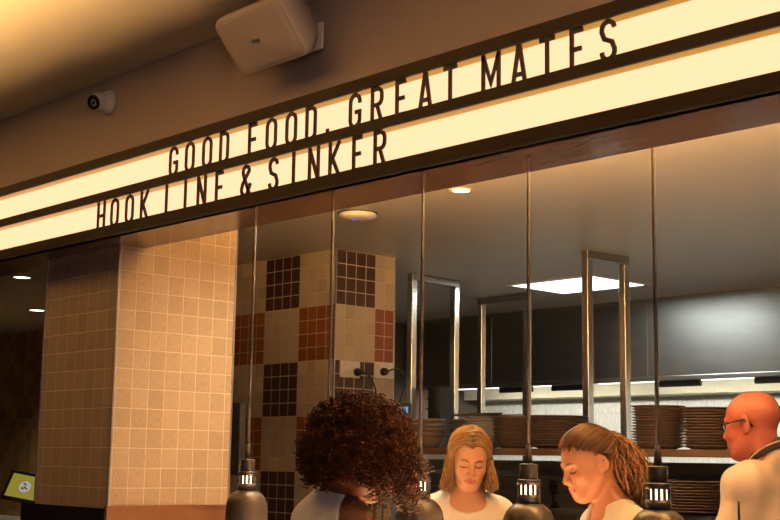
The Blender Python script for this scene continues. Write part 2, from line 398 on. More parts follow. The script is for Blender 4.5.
for row, zb, words, v in (('upper', 2.686, UP, 120), ('lower', 2.530, LO, 180)):
    for word, ls in words:
        seen = {}
        for i, (c, u0_, u1_) in enumerate(ls):
            n = sum(1 for q in ls if q[0] == c); seen[c] = seen.get(c, 0) + 1
            if c == '.': lb = 'dark full stop after FOOD on the upper row of the lit sign'
            elif c == '&': lb = 'dark ampersand between LINE and SINKER on the lower row of the lit sign'
            else: lb = 'dark %sletter %s in the word %s on the %s row of the lit sign' % ((ORD[seen[c]] + ' ') if n > 1 else '', c, word, row)
            x0, x1 = ray_y(u0_, v, FY + .011), ray_y(u1_, v, FY + .011)
            letter(c, x0 + .006, x1 + .006, zb, lb, 'letters on the %s row of the sign' % row)

# ------------------------------------------------------------------ speaker and camera on the bulkhead
def rounded_loop(w, h, r, n=6, bulge=0.0):
    pts = []
    for cx, cy, a0 in ((w / 2 - r, h / 2 - r, 0), (-w / 2 + r, h / 2 - r, 90), (-w / 2 + r, -h / 2 + r, 180), (w / 2 - r, -h / 2 + r, 270)):
        pts += arc(cx, cy, r, r, a0, a0 + 90, n)
    return [(x, y) for x, y in pts]
def loft(mb, loops, smooth=True, caps=True, M=None):
    n = len(loops[0]); vs = [p for l in loops for p in l]; fs = []
    for k in range(len(loops) - 1):
        for i in range(n):
            j = (i + 1) % n; fs.append((k * n + i, k * n + j, (k + 1) * n + j, (k + 1) * n + i))
    if caps: fs += [tuple(range(n))[::-1], tuple((len(loops) - 1) * n + i for i in range(n))]
    return mb.add(vs, fs, smooth, M)
spk = empty('wall_speaker', (-3.635, 2.715, 3.055), 0, 'white tapered loudspeaker bracketed to the bulkhead above the lit sign', 'speaker')
sw, sh, sd = .405, .235, .165
def face_y(x): return 0
loops = []
for y, kw, kh, r in ((-.002, .955, .93, .03), (.006, .985, .975, .036), (.018, 1, 1, .04), (.05, .985, .99, .045), (.10, .88, .93, .05), (.145, .74, .83, .05), (.163, .66, .75, .045), (.168, .55, .62, .04)):
    loops.append([(x, y, z) for x, z in rounded_loop(sw * kw, sh * kh, r, 8)])
tilt = Matrix.Rotation(math.radians(40), 4, 'X')
shell = loft(MB(), loops).build('cabinet', M_['spk'], spk); shell.matrix_local = tilt
# the bowed grille
g = []
for k in range(6):
    s_ = 1 - k * .0; 
lp = rounded_loop(sw * .945, sh * .915, .028, 8)
gl = [[(x, -.001, z) for x, z in lp], [(x * .995, -.006 , z * .99) for x, z in lp]]
for s_ in (.85, .6, .3, .05): gl.append([(x * s_, -.006 - .016 * (1 - s_ ** 2), z * s_) for x, z in lp])
gr = loft(MB(), gl).build('grille', M_['grille'], spk); gr.matrix_local = tilt
bd = MB().box(-.022, .022, -.027, -.02, -.005, .005, bev=.002).build('badge', M_['trayst'], spk); bd.matrix_local = tilt
br = MB().box(.10, .15, .10, .16, -.012, .045).box(.07, .17, .152, .16, -.04, .06).box(-.02, .12, .075, .12, .0, .04)
br.build('bracket', M_['white'], spk)

cc = empty('security_camera', (-5.025, 2.925, 3.128), 0, 'small white turret security camera on the bulkhead left of the speaker', 'camera')
Mw = Matrix.Rotation(PI / 2, 4, 'X')
MB().lathe([(.056, 0), (.056, .012), (.052, .02), (.045, .034), (.040, .042)], 36, Mw).build('base', M_['white'], cc)
dirc = Vector((.25, -.80, -.32)).normalized(); rot = dirc.to_track_quat('Z', 'Y').to_matrix().to_4x4()
Mt = Matrix.Translation((-.008, -.052, -.002)) @ rot
MB().lathe([(.001, -.042)] + [(.042 * math.cos(a), .042 * math.sin(a)) for a in [math.radians(k) for k in range(-70, 45, 10)]] + [(.035, .033), (.033, .035)], 36, Mt).build('eyeball', M_['white'], cc)
MB().lathe([(.0335, .033), (.033, .039), (.030, .0408), (.016, .040), (.015, .0345), (.001, .033)], 32, Mt).build('lens_window', M_['blackgloss'], cc)
MB().lathe([(.010, .036), (.009, .0405), (.004, .0425), (.001, .043)], 24, Mt).build('lens', M_['frame'], cc)

# ------------------------------------------------------------------ ceiling fittings
def downlight(x, y, z, label, power, r=.05, spot=True):
    d = empty('downlight', (x, y, z), 0, label, 'ceiling light', 'round recessed downlights')
    MB().lathe([(r + .012, 0), (r + .012, -.004), (r, -.006), (r, -.001)], 32).build('trim_ring', M_['white'], d)
    MB().lathe([(.001, -.003), (r, -.003), (r, -.001), (.001, -.001)], 32).build('lens', E_['down'], d)
    if power:
        l = bpy.data.lights.new('downlight_lamp', 'SPOT'); l.energy = power; l.color = (1, .80, .52); l.spot_size = math.radians(140); l.spot_blend = .8; l.shadow_soft_size = .05
        lo = put(bpy.data.objects.new('downlight_lamp', l), d); lo.location = (0, 0, -.02)
downlight(-4.279, 4.442, KZ, 'round recessed downlight in the kitchen ceiling behind the lamp cords', 48, r=.045)
downlight(-4.30, 3.75, KZ, 'added unseen downlight in the kitchen ceiling just behind the bulkhead', 75, r=.045)  # added out of view to brighten the pillar side and chequered wall
downlight(-2.60, 3.85, KZ, 'added unseen downlight behind the bulkhead above the ponytailed woman', 5, r=.045)  # second downlight added out of view, weak fill over the pass
downlight(-8.843, 4.481, KZ, 'nearer of two round downlights left of the tiled pillar', 8, r=.062)
downlight(-10.787, 5.634, KZ, 'farther of two round downlights left of the tiled pillar', 170, r=.068)
ap = empty('ceiling_access_point', (-5.10, 4.50, KZ), 0, 'round white wireless access point disc with blue status light on the kitchen ceiling', 'access point')
MB().lathe([(.108, 0), (.108, -.004)], 40).build('mounting_plate', M_['black'], ap)
MB().lathe([(.098, -.004), (.102, -.010), (.098, -.020), (.080, -.030), (.05, -.035), (.001, -.037)], 40).build('shell', M_['white'], ap)
led = MB(); led.tube([(.030 * math.cos(a), .030 * math.sin(a), -.0365) for a in [math.radians(k) for k in range(180, 350, 12)]], .0022, 6, cap=False)
led.build('status_light', E_['led'], ap)
pn = empty('ceiling_light_panel', (-5.995, 7.475, KZ), 0, 'bright square light panel recessed in the kitchen ceiling', 'ceiling light')
pf = MB()
for a in ((-.41, .41, -.33, -.305), (-.41, .41, .305, .33), (-.41, -.385, -.305, .305), (.385, .41, -.305, .305)): pf.box(*a, -.006, 0)
pf.build('frame', M_['white'], pn); MB().box(-.385, .385, -.305, .305, -.004, -.001).build('diffuser', E_['panel'], pn)
l = bpy.data.lights.new('panel_lamp', 'AREA'); l.shape = 'RECTANGLE'; l.size = .77; l.size_y = .61; l.energy = 15; l.color = (.92, 1, .97)
lo = put(bpy.data.objects.new('panel_lamp', l), pn); lo.location = (0, 0, -.012)

# ------------------------------------------------------------------ the pass counter and its heat lamps
ct = empty('pass_counter', (-2.95, 3.26, 0), 0, 'long steel pass counter under the row of hanging heat lamps', 'counter')
MB().box(-2.1, 2.1, -.24, .26, .95, .99, bev=.006).build('worktop', M_['counter'], ct)
MB().box(-2.1, 2.1, -.19, .22, .0, .95).build('cabinet_base', M_['blackclad'], ct)

LAMPW = 165.0
def heat_lamp(label):
    h = empty('heat_lamp', (0, 0, 0), 0, label, 'heat lamp', 'heat lamps hanging over the pass')
    zt = 1.545
    MB().tube([(0, 0, KZ), (0, 0, zt + .045)], .0065, 10).lathe([(.0075, zt + .06), (.010, zt + .04), (.013, zt)], 16).build('cord', M_['cordm'], h)
    MB().lathe([(.05, KZ - .02), (.05, KZ)], 24).build('ceiling_rose', M_['collar'], h)
    MB().lathe([(.012, zt), (.0275, zt - .001), (.029, zt - .004), (.029, zt - .05), (.026, zt - .052)], 28).build('cap', M_['lampm'], h)
    # collar with a ring of upright slots
    z0, z1, za, zb = zt - .128, zt - .05, zt - .098, zt - .068
    c = MB(); c.lathe([(.036, z0), (.0375, z0), (.0375, za), (.034, za)], 48, cap=False); c.lathe([(.034, zb), (.0375, zb), (.0375, z1 - .003), (.036, z1), (.024, z1)], 48, cap=False)
    ns = 14
    for i in range(ns):
        a0 = 2 * PI * (i - .32) / ns; a1 = 2 * PI * (i + .32) / ns; vs = []
        for z in (za, zb):
            for rr in (.034, .0375):
                for k in range(4):
                    a = a0 + (a1 - a0) * k / 3; vs.append((rr * math.cos(a), rr * math.sin(a), z))
        fs = []
        for k in range(3): fs += [(4 + k, 5 + k, 13 + k, 12 + k), (k, 8 + k, 9 + k, 1 + k)]
        fs += [(0, 4, 12, 8), (3, 11, 15, 7)]
        c.add(vs, fs)
    c.build('collar', M_['collar'], h)
    MB().lathe([(.020, z0 + .008), (.026, za - .005), (.026, zb + .005), (.018, z1 - .01)], 24).build('bulb_neck', E_['bulb'], h)
    zc = z0; pr = [(.036, zc + .002), (.046, zc - .001), (.060, zc - .010), (.072, zc - .024), (.080, zc - .042), (.084, zc - .062), (.085, zc - .085), (.087, zc - .135), (.089, zc - .138)]
    MB().lathe(pr + [(.086, zc - .138)] + [(r - .003, z - .002) for r, z in pr[-3::-1]], 48, cap=False).build('shade', M_['lampm'], h)
    MB().lathe([(.001, zc - .115), (.025, zc - .108), (.036, zc - .088), (.038, zc - .07), (.030, zc - .045), (.018, zc - .02), (.016, zc + .0)], 24).build('bulb', E_['bulb'], h)
    l = bpy.data.lights.new('heat_lamp_light', 'SPOT'); l.energy = LAMPW; l.color = (1, .56, .29); l.spot_size = math.radians(96); l.spot_blend = .5; l.shadow_soft_size = .03
    lo = put(bpy.data.objects.new('heat_lamp_light', l), h); lo.location = (0, 0, zc - .125)
    return h
lampnames = ['heat lamp on a cord beside the tan tiled pillar', 'heat lamp on a cord hidden behind the dark curly hair', 'heat lamp on a cord between the curly-haired woman and the blonde woman',
             'heat lamp on a cord between the two women in white tees', 'heat lamp on a cord between the ponytailed woman and the bald chef']
h0 = None
for i, x in enumerate((-4.272, -3.772, -3.272, -2.772, -2.272)):
    h = heat_lamp(lampnames[0]) if h0 is None else copy_tree(h0)
    h0 = h0 or h; h.location = (x, 3.2, 0); h['label'] = 'smoked bronze ' + lampnames[i]

# ------------------------------------------------------------------ kitchen: hood, gantries, shelf and crockery
hd = empty('range_hood', (-5.5, 9.0, 2.2), 0, 'long stainless steel range hood along the back of the kitchen', 'range hood')
hb = MB().box(-3.4, 5.3, -.5, -.485, .03, KZ - 2.2).box(-3.4, -3.38, -.485, .6, .03, KZ - 2.2).box(-3.4, 5.3, -.485, .6, .5, .53)
hb.build('canopy', M_['hood'], hd)
MB().box(-3.4, 5.3, -.515, -.485, -.005, .035, bev=.006).build('lip', M_['steel'], hd)
MB().box(-3.4, 5.3, -.512, -.5, KZ - 2.235, KZ - 2.2).build('top_flange', M_['trayst'], hd)
for x in (-2.3, -.62, 1.1, 2.9): MB().box(x - .004, x + .004, -.503, -.5, .035, KZ - 2.236).build('panel_seam', M_['trayst'], hd)
MB().box(-3.35, 5.25, .25, .595, -.06, .42).build('rear_duct', M_['duct'], hd)
for x in (-2.05, -1.45, -.35, .5, 1.25): MB().box(x - .19, x + .19, -.47, -.43, -.05, .0, bev=.01).build('filter_handle', M_['black'], hd)
for x0 in (-3.2, -1.25, .7, 2.65):
    MB().tube([(x0, -.30, .02), (x0 + 1.7, -.30, .02)], .018, 10).build('light_tube', E_['strip'], hd)
for x0 in (-2.3, -.4, 1.6, 3.5):
    l = bpy.data.lights.new('hood_lamp', 'AREA'); l.shape = 'RECTANGLE'; l.size = 1.7; l.size_y = .06; l.energy = 13; l.color = (1, .96, .84)
    lo = put(bpy.data.objects.new('hood_lamp', l), hd); lo.location = (x0, -.25, -.0); lo.rotation_euler = (math.radians(25), 0, 0)

def gantry(x0, y0, x1, y1, zb, label):
    """hanging loop of square tube: two posts and a head bar"""
    L = math.hypot(x1 - x0, y1 - y0); a = math.atan2(y1 - y0, x1 - x0)
    g = empty('steel_hanger_frame', (x0, y0, zb), a, label, 'shelf frame', 'square steel frames hanging from the kitchen ceiling')
    for x in (0, L): MB().box(x - .025, x + .025, -.025, .025, 0, KZ - zb - .05, bev=.004).build('post', M_['post'], g)
    MB().box(-.025, L + .025, -.025, .025, KZ - zb - .05, KZ - zb, bev=.004).build('head_bar', M_['trayst'], g)
SHZ = 1.63
gantry(-4.97, 6.29, -4.95, 6.64, SHZ, 'square steel frame hanging from the ceiling by the ponytailed woman')
gantry(-6.50, 6.26, -6.53, 6.72, SHZ, 'square steel frame hanging from the ceiling beside the chequered wall')
gantry(-7.10, 7.62, -6.60, 7.60, 1.0, 'square steel frame standing behind the blonde woman, farthest of the three frames')
sh = empty('plate_shelf', (-5.0, 6.15, SHZ), 0, 'long timber-edged shelf carrying the plate stacks behind the staff', 'shelf')
MB().box(-1.75, 2.6, -.26, .51, -.02, -.001).build('board', M_['trayst'], sh); MB().box(-1.75, 2.6, -.28, -.26, -.042, -.001, bev=.003).build('edge', M_['shelf'], sh)
LSZ = SHZ - .345
bn = empty('steel_bench', (-5.0, 6.15, 0), 0, 'tall steel bench under the plate shelf, stacked with oven trays', 'bench')
MB().box(-1.75, 2.6, -.26, .50, LSZ - .03, LSZ - .001).build('top', M_['trayst'], bn)
for x in (-1.7, -.3, 1.0, 2.55):
    for y in (-.22, .46): MB().box(x - .02, x + .02, y - .02, y + .02, 0, LSZ - .03).build('leg', M_['post'], bn)
pt_ = empty('steel_partition', (-5.0, 6.69, 0), 0, 'dull steel partition panel behind the plate shelf and bench', 'partition')
MB().box(-1.75, 2.6, -.012, .012, 0, SHZ - .07).build('panel', M_['duct'], pt_)
for z in (1.36, 1.46): MB().box(-1.75, 2.6, -.03, -.012, z, z + .03).build('rail', M_['steel'], pt_)


def plate_profile(r, h):
    return [(.001, .004), (r * .55, .004), (r * .60, 0), (r * .64, 0), (r * .68, .005), (r * .93, h - .004), (r, h), (r * 1.0, h + .003), (r * .95, h + .003), (r * .68, .010), (.001, .009)]
PLATE = {}
def plate_stack(x, y, z, r, pitch, n, m, cat, name, lab_bottom, where, group):
    key = (name, r, m.name)
    for k in range(n):
        if key not in PLATE:
            o = MB().lathe(plate_profile(r, pitch * 1.25), 40).build(name, m); PLATE[key] = o
        else:
            o = PLATE[key].copy(); COL.objects.link(o)
        o.location = (x + random.uniform(-.004, .004), y + random.uniform(-.004, .004), z + k * pitch)
        pos = 'topmost' if k == n - 1 else 'lowest' if k == 0 else None
        tag(o, ('%s %s, %s of the stack %s' % (lab_bottom, name.replace('_', ' '), pos, where)) if pos else ('%s %s inside the stack %s' % (lab_bottom, name.replace('_', ' '), where)), cat, group)
plate_stack(-4.265, 6.02, SHZ, .150, .0155, 15, M_['plate'], 'plate', 'dinner_plate', 'brown', 'behind the lamp cord nearest the chef', 'brown plates in the stack left of the chef')
plate_stack(-3.955, 6.03, SHZ, .143, .0155, 14, M_['plate'], 'plate', 'dinner_plate', 'brown', 'next to the chef face', 'brown plates in the stack nearest the chef')
plate_stack(-4.985, 6.02, SHZ, .185 * 1.05 - .005, .0155, 12, M_['plate'], 'plate', 'dinner_plate', 'wide brown', 'above the ponytailed woman', 'brown plates in the stack above the ponytailed woman')
plate_stack(-5.325, 6.03, SHZ, .140, .0155, 12, M_['plate'], 'plate', 'dinner_plate', 'wide brown', 'right of the white crockery', 'brown plates in the stack right of the white crockery')
plate_stack(-5.595, 6.03, SHZ, .124, .017, 11, M_['platew'], 'plate', 'side_plate', 'white', 'above the blonde woman', 'white plates in the stack above the blonde woman')
plate_stack(-4.02, 6.02, LSZ, .19, .0155, 11, M_['plate'], 'plate', 'dinner_plate', 'brown', 'on the lower shelf beside the chef', 'brown plates in the stack on the lower shelf')
BOWL = None
def bowls(x, y, n, r, where):
    global BOWL
    for k in range(n):
        if BOWL is None:
            BOWL = MB().lathe([(.001, .006), (r * .45, .004), (r * .5, 0), (r * .55, 0), (r * .80, .022), (r * .96, .055), (r, .068), (r * .985, .070), (r * .93, .055), (r * .76, .026), (r * .5, .010), (.001, .010)], 36).build('stacking_bowl', M_['bowl']); o = BOWL
        else: o = BOWL.copy(); COL.objects.link(o)
        o.location = (x, y, SHZ + k * .030)
        pos = 'topmost' if k == n - 1 else 'lowest' if k == 0 else None
        tag(o, ('dark stoneware bowl, %s of the stack %s' % (pos, where)) if pos else 'dark stoneware bowl inside the stack %s' % where, 'bowl', 'bowls in the stack %s' % where)
bowls(-6.12, 6.05, 5, .125, 'nearest the curly-haired woman'); bowls(-5.93, 6.24, 5, .125, 'left behind the white crockery')
# flat tray and wrapped bundle on the white stack
t = MB().box(-.21, .21, -.10, .10, 0, .008, bev=.002).box(-.21, .21, -.10, -.095, .008, .016).box(-.21, .21, .095, .10, .008, .016).build('serving_tray', M_['trayst'])
t.location = (-5.56, 6.03, SHZ + .2005); tag(t, 'thin grey metal tray lying on top of the white crockery', 'tray')
# black crates at the back of the shelf
CR = None
for k in range(6):
    if CR is None:
        c = MB().box(-.055, .055, -.055, .055, 0, .006)
        for a in ((-.06, -.054, -.06, .06), (.054, .06, -.06, .06), (-.054, .054, -.06, -.054), (-.054, .054, .054, .06)): c.box(*a, 0, .07)
        for a in ((-.068, -.054, -.068, .068), (.054, .068, -.068, .068), (-.054, .054, -.068, -.054), (-.054, .054, .054, .068)): c.box(*a, .060, .07)
        CR = o = c.build('stacking_crate', M_['crate'])
    else: o = CR.copy(); COL.objects.link(o)
    o.location = (-6.40, 6.45, SHZ + k * .0705)
    lab = {0: 'black plastic crate, lowest of the stack behind the bowls', 5: 'black plastic crate, topmost of the stack beside the steel frame'}.get(k, 'black plastic crate inside the stack behind the bowls')
    tag(o, lab, 'crate', 'black crates stacked by the steel frame')
# trays on the lower shelf, behind the two women
TR = None
for j, x in enumerate((-5.9, -5.25, -4.65)):
    for k in range(9):
        if TR is None:
            c = MB().box(-.27, .27, -.20, .20, 0, .004)
            for a in ((-.275, -.265, -.205, .205), (.265, .275, -.205, .205), (-.265, .265, -.205, -.195), (-.265, .265, .195, .205)): c.box(*a, 0, .016)
            c.box(-.285, .285, -.215, -.195, .014, .018); TR = o = c.build('oven_tray', M_['trayst'])
        else: o = TR.copy(); COL.objects.link(o)
        o.location = (x + random.uniform(-.01, .01), 6.14 + random.uniform(-.008, .012), LSZ + k * .0205)
        w_ = ('below the bowls', 'behind the blonde woman', 'behind the ponytailed woman')[j]
        pos = 'topmost' if k == 8 else 'lowest' if k == 0 else None
        tag(o, ('metal oven tray, %s of the stack %s' % (pos, w_)) if pos else 'metal oven tray inside the stack %s' % w_, 'tray', 'oven trays in the stack %s' % w_)

# power outlets with plugs on the chequered wall
def outlet(y, z, plug, label):
    o = empty('power_outlet', (-6.087, y, z), 0, label, 'power outlet', 'white power outlets on the chequered wall')
    MB().box(0, .010, -.082, .082, -.052, .052, bev=.003).build('faceplate', M_['white'], o)
    for s in (-.04, .04): MB().box(.010, .014, s - .012, s + .012, .018, .034).build('switch', M_['white'], o)
    return o
outlet(5.325, 2.105, 1, 'white double power outlet with a round black plug, left on the chequered wall')
outlet(5.612, 2.115, 1, 'white double power outlet on the right edge of the chequered wall')
def plug(y, z, pts, label):
    o = empty('power_plug', (-6.077, y, z), 0, label, 'plug', 'black plugs with cords in the outlets')
    Mx = Matrix.Rotation(PI / 2, 4, 'Y')
    MB().lathe([(.024, 0), (.026, .01), (.022, .03), (.012, .045)], 20, Mx).build('plug_body', M_['black'], o)
    MB().tube(pts, .005, 8).build('cord', M_['black'], o)
def arcpts(P, n=24):
    P = [Vector(p) for p in P]; out = []
    for i in range(len(P) - 1):
        a = P[max(i - 1, 0)]; b = P[i]; c = P[i + 1]; d = P[min(i + 2, len(P) - 1)]
        for k in range(n // 3):
            t = k / (n // 3); out.append(.5 * ((2 * b) + (c - a) * t + (2 * a - 5 * b + 4 * c - d) * t * t + (3 * b - a - 3 * c + d) * t ** 3))
    return out + [P[-1]]
plug(5.375, 2.09, arcpts([(.04, 0, 0), (.08, .03, -.02), (.07, .10, -.10), (.04, .13, -.22), (.04, .14, -.9), (.03, .14, -2.0)]), 'round black plug and hanging cord in the left white outlet')
plug(5.60, 2.105, arcpts([(.04, 0, 0), (.09, .05, .02), (.10, .10, -.05), (.06, .09, -.20), (.05, .0, -.32), (.04, -.02, -.9), (.03, -.02, -2.0)]), 'small black plug with a looping cord in the right white outlet')

# order screen behind the curly hair, note board above it
ks = empty('order_screen', (-6.05, 6.02, SHZ), math.radians(38), 'black framed order screen with a blue bar behind the curly hair', 'screen')
ks.location = (-6.45, 5.98, SHZ)
MB().box(-.17, .17, 0, .03, .06, .30, bev=.006).build('bezel', M_['black'], ks); MB().box(-.155, .155, -.002, 0, .075, .285).build('display', E_['scr'], ks)
MB().box(-.15, .15, -.004, -.002, .235, .275).build('blue_bar', E_['blue'], ks); MB().box(-.05, .05, .01, .03, 0, .07).box(-.1, .1, -.06, .09, 0, .01).build('stand', M_['black'], ks)
# menu screen on the back of the tan pillar
ms = empty('wall_screen', (-5.30, 3.70, 1.64), 0, 'black wall screen seen edge-on behind the tan tiled pillar', 'screen')
MB().box(-.22, .222, .05, .085, -.175, .175, bev=.006).build('panel', M_['black'], ms); MB().box(-.05, .05, 0, .05, -.05, .05).build('bracket', M_['trayst'], ms)

# bar counter and kiosk left of the pillar
bc = empty('bar_counter', (-8.0, 4.4, -.16), 0, 'black bar counter left of the tiled pillar', 'counter')
MB().box(-2.6, 2.15, -.3, .3, 1.20, 1.25, bev=.006).build('worktop', M_['blackclad'], bc); MB().box(-2.55, 2.1, -.22, .25, 0, 1.20).build('cabinet_base', M_['blackclad'], bc)
# tablet kiosk
def ray_pt(u, v, Y):
    q = Fv + Rv * ((u - 390) / f_px) - Uv * ((v - 260) / f_px); k = Y / q.y; return Vector((q.x * k, Y, 1.55 + q.z * k))
kp = ray_pt(21, 487, 4.32)
kq = empty('tablet_kiosk', (kp.x, kp.y + .03, 1.09), math.radians(38), 'black point-of-sale tablet with a yellow screen on the bar counter', 'tablet')
Mk = Matrix.Translation((0, 0, kp.z - 1.09)) @ Matrix.Rotation(math.radians(9), 4, 'Y') @ Matrix.Rotation(math.radians(-28), 4, 'X')
MB().box(-.145, .145, 0, .018, -.112, .112, Mk, bev=.005).build('tablet_body', M_['black'], kq)
ds = MB().box(-.118, .118, -.002, 0, -.086, .086, Mk).build('display', E_['yscr'], kq)
lg = MB().lathe([(.001, 0), (.042, 0), (.042, .002), (.001, .002)], 28, Mk @ Matrix.Translation((0, -.002, 0)) @ Matrix.Rotation(PI / 2, 4, 'X')); lg.build('logo_disc', E_['wscr'], kq)
lg2 = MB()
for qx, qz, qw in ((-.014, .014, .014), (.010, -.004, .018), (-.004, -.020, .012)): lg2.box(qx - qw, qx + qw, -.0055, -.004, qz - .006, qz + .006, Mk @ Matrix.Rotation(.5, 4, 'Y'))
lg2.build('logo_mark', E_['oscr'], kq)
MB().box(-.03, .03, .02, .05, 0, kp.z - 1.09 - .02).box(-.07, .07, -.05, .10, 0, .012).build('stand', M_['black'], kq)

# ------------------------------------------------------------------ signed-distance modelling of people
class Grid:
    def __init__(s, lo, hi, step, fine=None):
        ax = []
        for k in range(3):
            pts = [lo[k]]; 
            while pts[-1] < hi[k]:
                st = step
                if fine and fine[0][k] <= pts[-1] <= fine[1][k]: st = fine[2]
                pts.append(pts[-1] + st)
            ax.append(np.array(pts, np.float32))
        s.ax = ax; s.d = np.full([len(a) for a in ax], 1.0, np.float32)
    def sub(s, lo, hi):
        sl = []
        for k in range(3):
            a = np.searchsorted(s.ax[k], lo[k]); b = np.searchsorted(s.ax[k], hi[k]); sl.append(slice(max(a - 1, 0), min(b + 1, len(s.ax[k]))))
        return tuple(sl)
    def pts(s, sl): return s.ax[0][sl[0]][:, None, None], s.ax[1][sl[1]][None, :, None], s.ax[2][sl[2]][None, None, :]
    def op(s, fn, c, R, k=.0, mode='u'):
        m = R + k + .02; sl = s.sub([c[i] - m for i in range(3)], [c[i] + m for i in range(3)])
        if any(q.stop <= q.start for q in sl): return
        X, Y, Z = s.pts(sl); e = fn(X, Y, Z).astype(np.float32); d = s.d[sl]
        if mode == 'u':
            if k > 0: h = np.maximum(k - np.abs(d - e), 0) / k; r = np.minimum(d, e) - h * h * k * .25
            else: r = np.minimum(d, e)
        else:
            e = -e
            if k > 0: h = np.maximum(k - np.abs(d - e), 0) / k; r = np.maximum(d, e) + h * h * k * .25
            else: r = np.maximum(d, e)
        s.d[sl] = r
    def cap(s, a, b, ra, rb, k=.02, mode='u'):
        a = np.array(a, float); b = np.array(b, float); ba = b - a; L2 = max(ba @ ba, 1e-9)
        def fn(X, Y, Z):
            t = np.clip(((X - a[0]) * ba[0] + (Y - a[1]) * ba[1] + (Z - a[2]) * ba[2]) / L2, 0, 1)
            return np.sqrt((X - a[0] - t * ba[0]) ** 2 + (Y - a[1] - t * ba[1]) ** 2 + (Z - a[2] - t * ba[2]) ** 2) - (ra + (rb - ra) * t)
        s.op(fn, (a + b) / 2, math.sqrt(L2) / 2 + max(ra, rb), k, mode)
    def ell(s, c, r, k=.02, mode='u', rot=None):
        c = np.array(c, float); r = np.array(r, float); R = np.eye(3) if rot is None else np.array(rot)
        def fn(X, Y, Z):
            x, y, z = X - c[0], Y - c[1], Z - c[2]
            q = [(R[0, i] * x + R[1, i] * y + R[2, i] * z) / r[i] for i in range(3)]
            k0 = np.sqrt(q[0] ** 2 + q[1] ** 2 + q[2] ** 2); k1 = np.sqrt((q[0] / r[0]) ** 2 + (q[1] / r[1]) ** 2 + (q[2] / r[2]) ** 2) + 1e-9
            return k0 * (k0 - 1) / k1
        s.op(fn, c, float(r.max()), k, mode)
    def mesh(s):
        d = s.d; ins = d < 0; nx, ny, nz = d.shape
        cnt = np.zeros((nx - 1, ny - 1, nz - 1), np.int8)
        for i in (0, 1):
            for j in (0, 1):
                for k in (0, 1): cnt += ins[i:nx - 1 + i, j:ny - 1 + j, k:nz - 1 + k]
        act = (cnt > 0) & (cnt < 8); I = np.argwhere(act); idx = np.full(act.shape, -1, np.int32); idx[act] = np.arange(len(I))
        P = np.zeros((len(I), 3)); n = np.zeros(len(I)); ax = s.ax
        for a in range(3):
            o1, o2 = [q for q in range(3) if q != a]
            for p in (0, 1):
                for q in (0, 1):
                    A = I.copy(); A[:, o1] += p; A[:, o2] += q; B = A.copy(); B[:, a] += 1
                    da = d[A[:, 0], A[:, 1], A[:, 2]]; db = d[B[:, 0], B[:, 1], B[:, 2]]; m = (da < 0) != (db < 0)
                    t = np.where(m, da / np.where(m, da - db, 1), 0)
                    C = np.stack([ax[c][A[:, c]] for c in range(3)], 1).astype(float); C[:, a] += t * (ax[a][B[:, a]] - ax[a][A[:, a]])
                    P[m] += C[m]; n[m] += 1
        P /= n[:, None]; F = []
        for a in range(3):
            o1, o2 = (a + 1) % 3, (a + 2) % 3
            sa = [slice(None)] * 3; sb = [slice(None)] * 3; sa[a] = slice(0, -1); sb[a] = slice(1, None)
            x = ins[tuple(sa)] != ins[tuple(sb)]; E = np.argwhere(x); E = E[(E[:, o1] > 0) & (E[:, o2] > 0) & (E[:, o1] < d.shape[o1] - 1) & (E[:, o2] < d.shape[o2] - 1)]
            fl = ins[E[:, 0], E[:, 1], E[:, 2]]; q = []
            for p1, p2 in ((1, 1), (0, 1), (0, 0), (1, 0)):
                G = E.copy(); G[:, o1] -= p1; G[:, o2] -= p2; q.append(idx[G[:, 0], G[:, 1], G[:, 2]])
            Q = np.stack(q, 1); Q[~fl] = Q[~fl][:, ::-1]; F.append(Q)
        F = np.concatenate(F); F = F[(F >= 0).all(1)]
        return P, F

def rotm(pitch, yaw, roll):
    """head axes: x to the person's right, y forward, z up; pitch>0 looks down, yaw>0 turns to the left"""
    return np.array((Matrix.Rotation(yaw, 3, 'Z') @ Matrix.Rotation(-pitch, 3, 'X') @ Matrix.Rotation(roll, 3, 'Y')))

